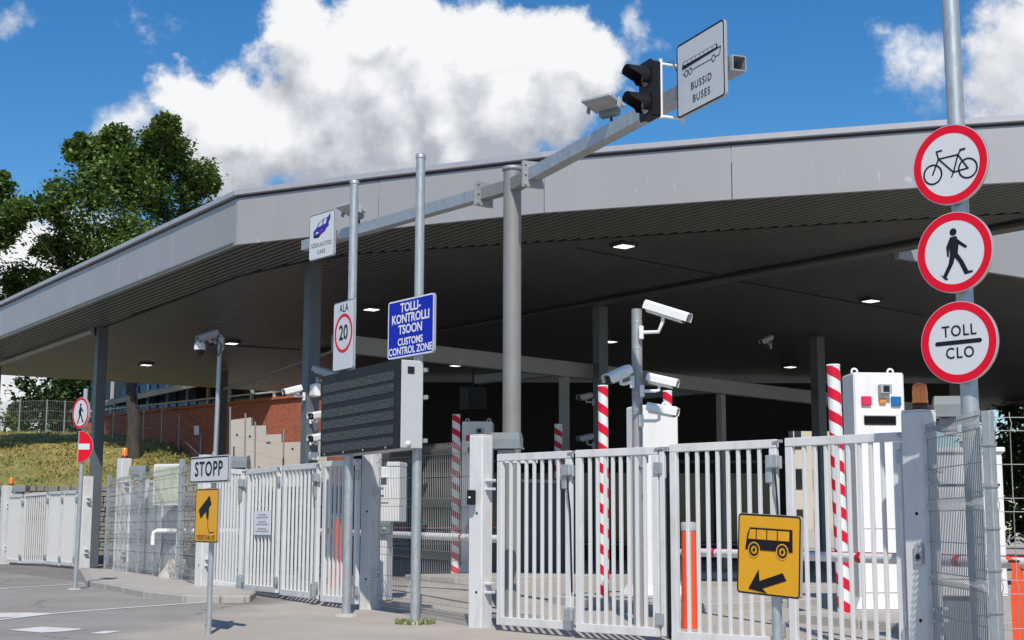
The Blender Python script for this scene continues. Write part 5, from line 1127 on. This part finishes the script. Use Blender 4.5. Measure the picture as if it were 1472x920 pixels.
MB().prism([(-.065, -.05), (.065, -.05), (.07, .60), (.03, .86), (.10, .93), (.08, .95), (0, .90), (-.08, .95), (-.10, .93), (-.045, .86), (-.07, .60)], -.04, .04).build('post', 'orange_plastic', fk)
MB().box((0, 0, .90), (.15, .09, .02), 0, .004).build('saddle', 'charcoal', fk)
# white barrier housing behind the mesh by the display board
hb = thing('barrier_cabinet', 'white louvred barrier cabinet behind the wire mesh by the display board', 'cabinet', at_ground((-1.810, 21.600, 0.253)), R(-14))
MB().box((0, 0, 1.55), (.46, .36, .80), 0, .015).build('upper_case', 'white_cabinet', hb); MB().box((-.10, .02, .62), (.26, .30, 1.20), 0, .012).build('pedestal', 'white_cabinet', hb)
MB().box((-.06, -.19, 1.62), (.26, .02, .38), 0, .004).build('hatch', 'white_cabinet', hb)
for k in range(5): MB().box((-.06, -.204, 1.70 + k * .022), (.20, .012, .010)).build('louvre', 'charcoal', hb)
MB().box((-.04, -.17, 1.06), (.30, .10, .18), 0, .012).build('intercom', 'box_grey', hb); MB().lathe([(.03, 0), (.03, .01), (.001, .012)], 16, mtx=Matrix.Translation((.02, -.22, 1.05)) @ Matrix.Rotation(R(90), 4, 'X')).build('button', 'cam_grey', hb)
MB().box((.13, -.0, 1.985), (.20, .38, .07), 0, .01).build('lid', 'white_cabinet', hb)
# wide white cabinet behind the right-hand mesh
wc = thing('control_cabinet', 'wide white cabinet behind the right hand mesh fence and round sign pole', 'cabinet', at_ground((4.521, 14.600, 0.477)), R(-14))
MB().box((0, 0, 1.22), (.66, .42, 1.40), 0, .012).build('body', 'white_cabinet', wc); MB().box((0, .02, .26), (.56, .36, .52), 0, .008).build('plinth', 'box_grey', wc)
MB().box((0, 0, 1.94), (.72, .48, .05), 0, .008).build('lid', 'white_cabinet', wc); MB().box((0, -.213, 1.60), (.60, .012, .02)).build('seam', 'charcoal', wc)
dr = MB().box((0, -.214, 1.12), (.60, .012, .86), 0, .004).build('door', 'white_cabinet', wc); MB().box((.25, -.225, 1.15), (.03, .02, .10), 0, .004).build('handle', 'charcoal', dr)
lb = MB().box((.02, -.222, .86), (.20, .004, .10)).build('label_plate', 'paper', wc)
for k in range(3): MB().box((.02, -.2255, .885 - k * .025), (.15, .002, .009)).build('text_line', 'paper_print', wc)
# notice board, guard rail and concrete foot inside the left enclosure
nb = thing('map_board', 'pale green map board standing inside the left mesh enclosure', 'notice board', at_ground((-6.664, 28.600, 0.164)), R(-30))
for x in (-.36, .36): MB().box((x, .03, 1.05), (.05, .05, 2.1), 0, .005).build('leg', 'galvanised', nb)
bp_ = MB().box((0, 0, 1.85), (.80, .03, .80), 0, .005).build('board', 'paper', nb); MB().box((0, -.017, 1.85), (.72, .004, .72)).build('map_sheet', 'map_paper', bp_)
sh_ = thing('shelter_panels', 'grey panels and white posts standing inside the left mesh enclosure', 'panels', at_ground((-7.454, 30.000, 0.103)), R(-52))
for x, w in ((-.8, .7), (.0, .7), (.8, .7)):
    MB().box((x, .2, 1.0), (w, .04, 1.7), 0, .004).build('panel', 'shelter_grey', sh_)
for x in (-1.2, -.4, .4, 1.2): MB().box((x, .2, 1.02), (.06, .07, 2.0), 0, .006).build('post', 'white_paint', sh_)
gr = thing('guard_rail', 'white bent pipe guard rail with a concrete foot in the left enclosure', 'rail', at_ground((-6.033, 27.200, 0.249)), R(-14))
MB().tube([(-.62, 0, .70), (-.62, 0, .86), (-.60, 0, .93), (-.54, 0, .96), (.0, 0, .96), (1.1, 0, .96)], .042, 12).build('rail', 'boom_white', gr)
MB().tube([(-.12, .0, .1), (-.12, .0, .94)], .035, 10).build('post', 'boom_white', gr)
MB().lathe([(.34, .08), (.33, .16), (.20, .32), (.15, .44), (.001, .46)], 18, c=(-.12, 0, 0)).build('concrete_foot', 'concrete_pale', gr)
SC.render.engine = 'CYCLES'
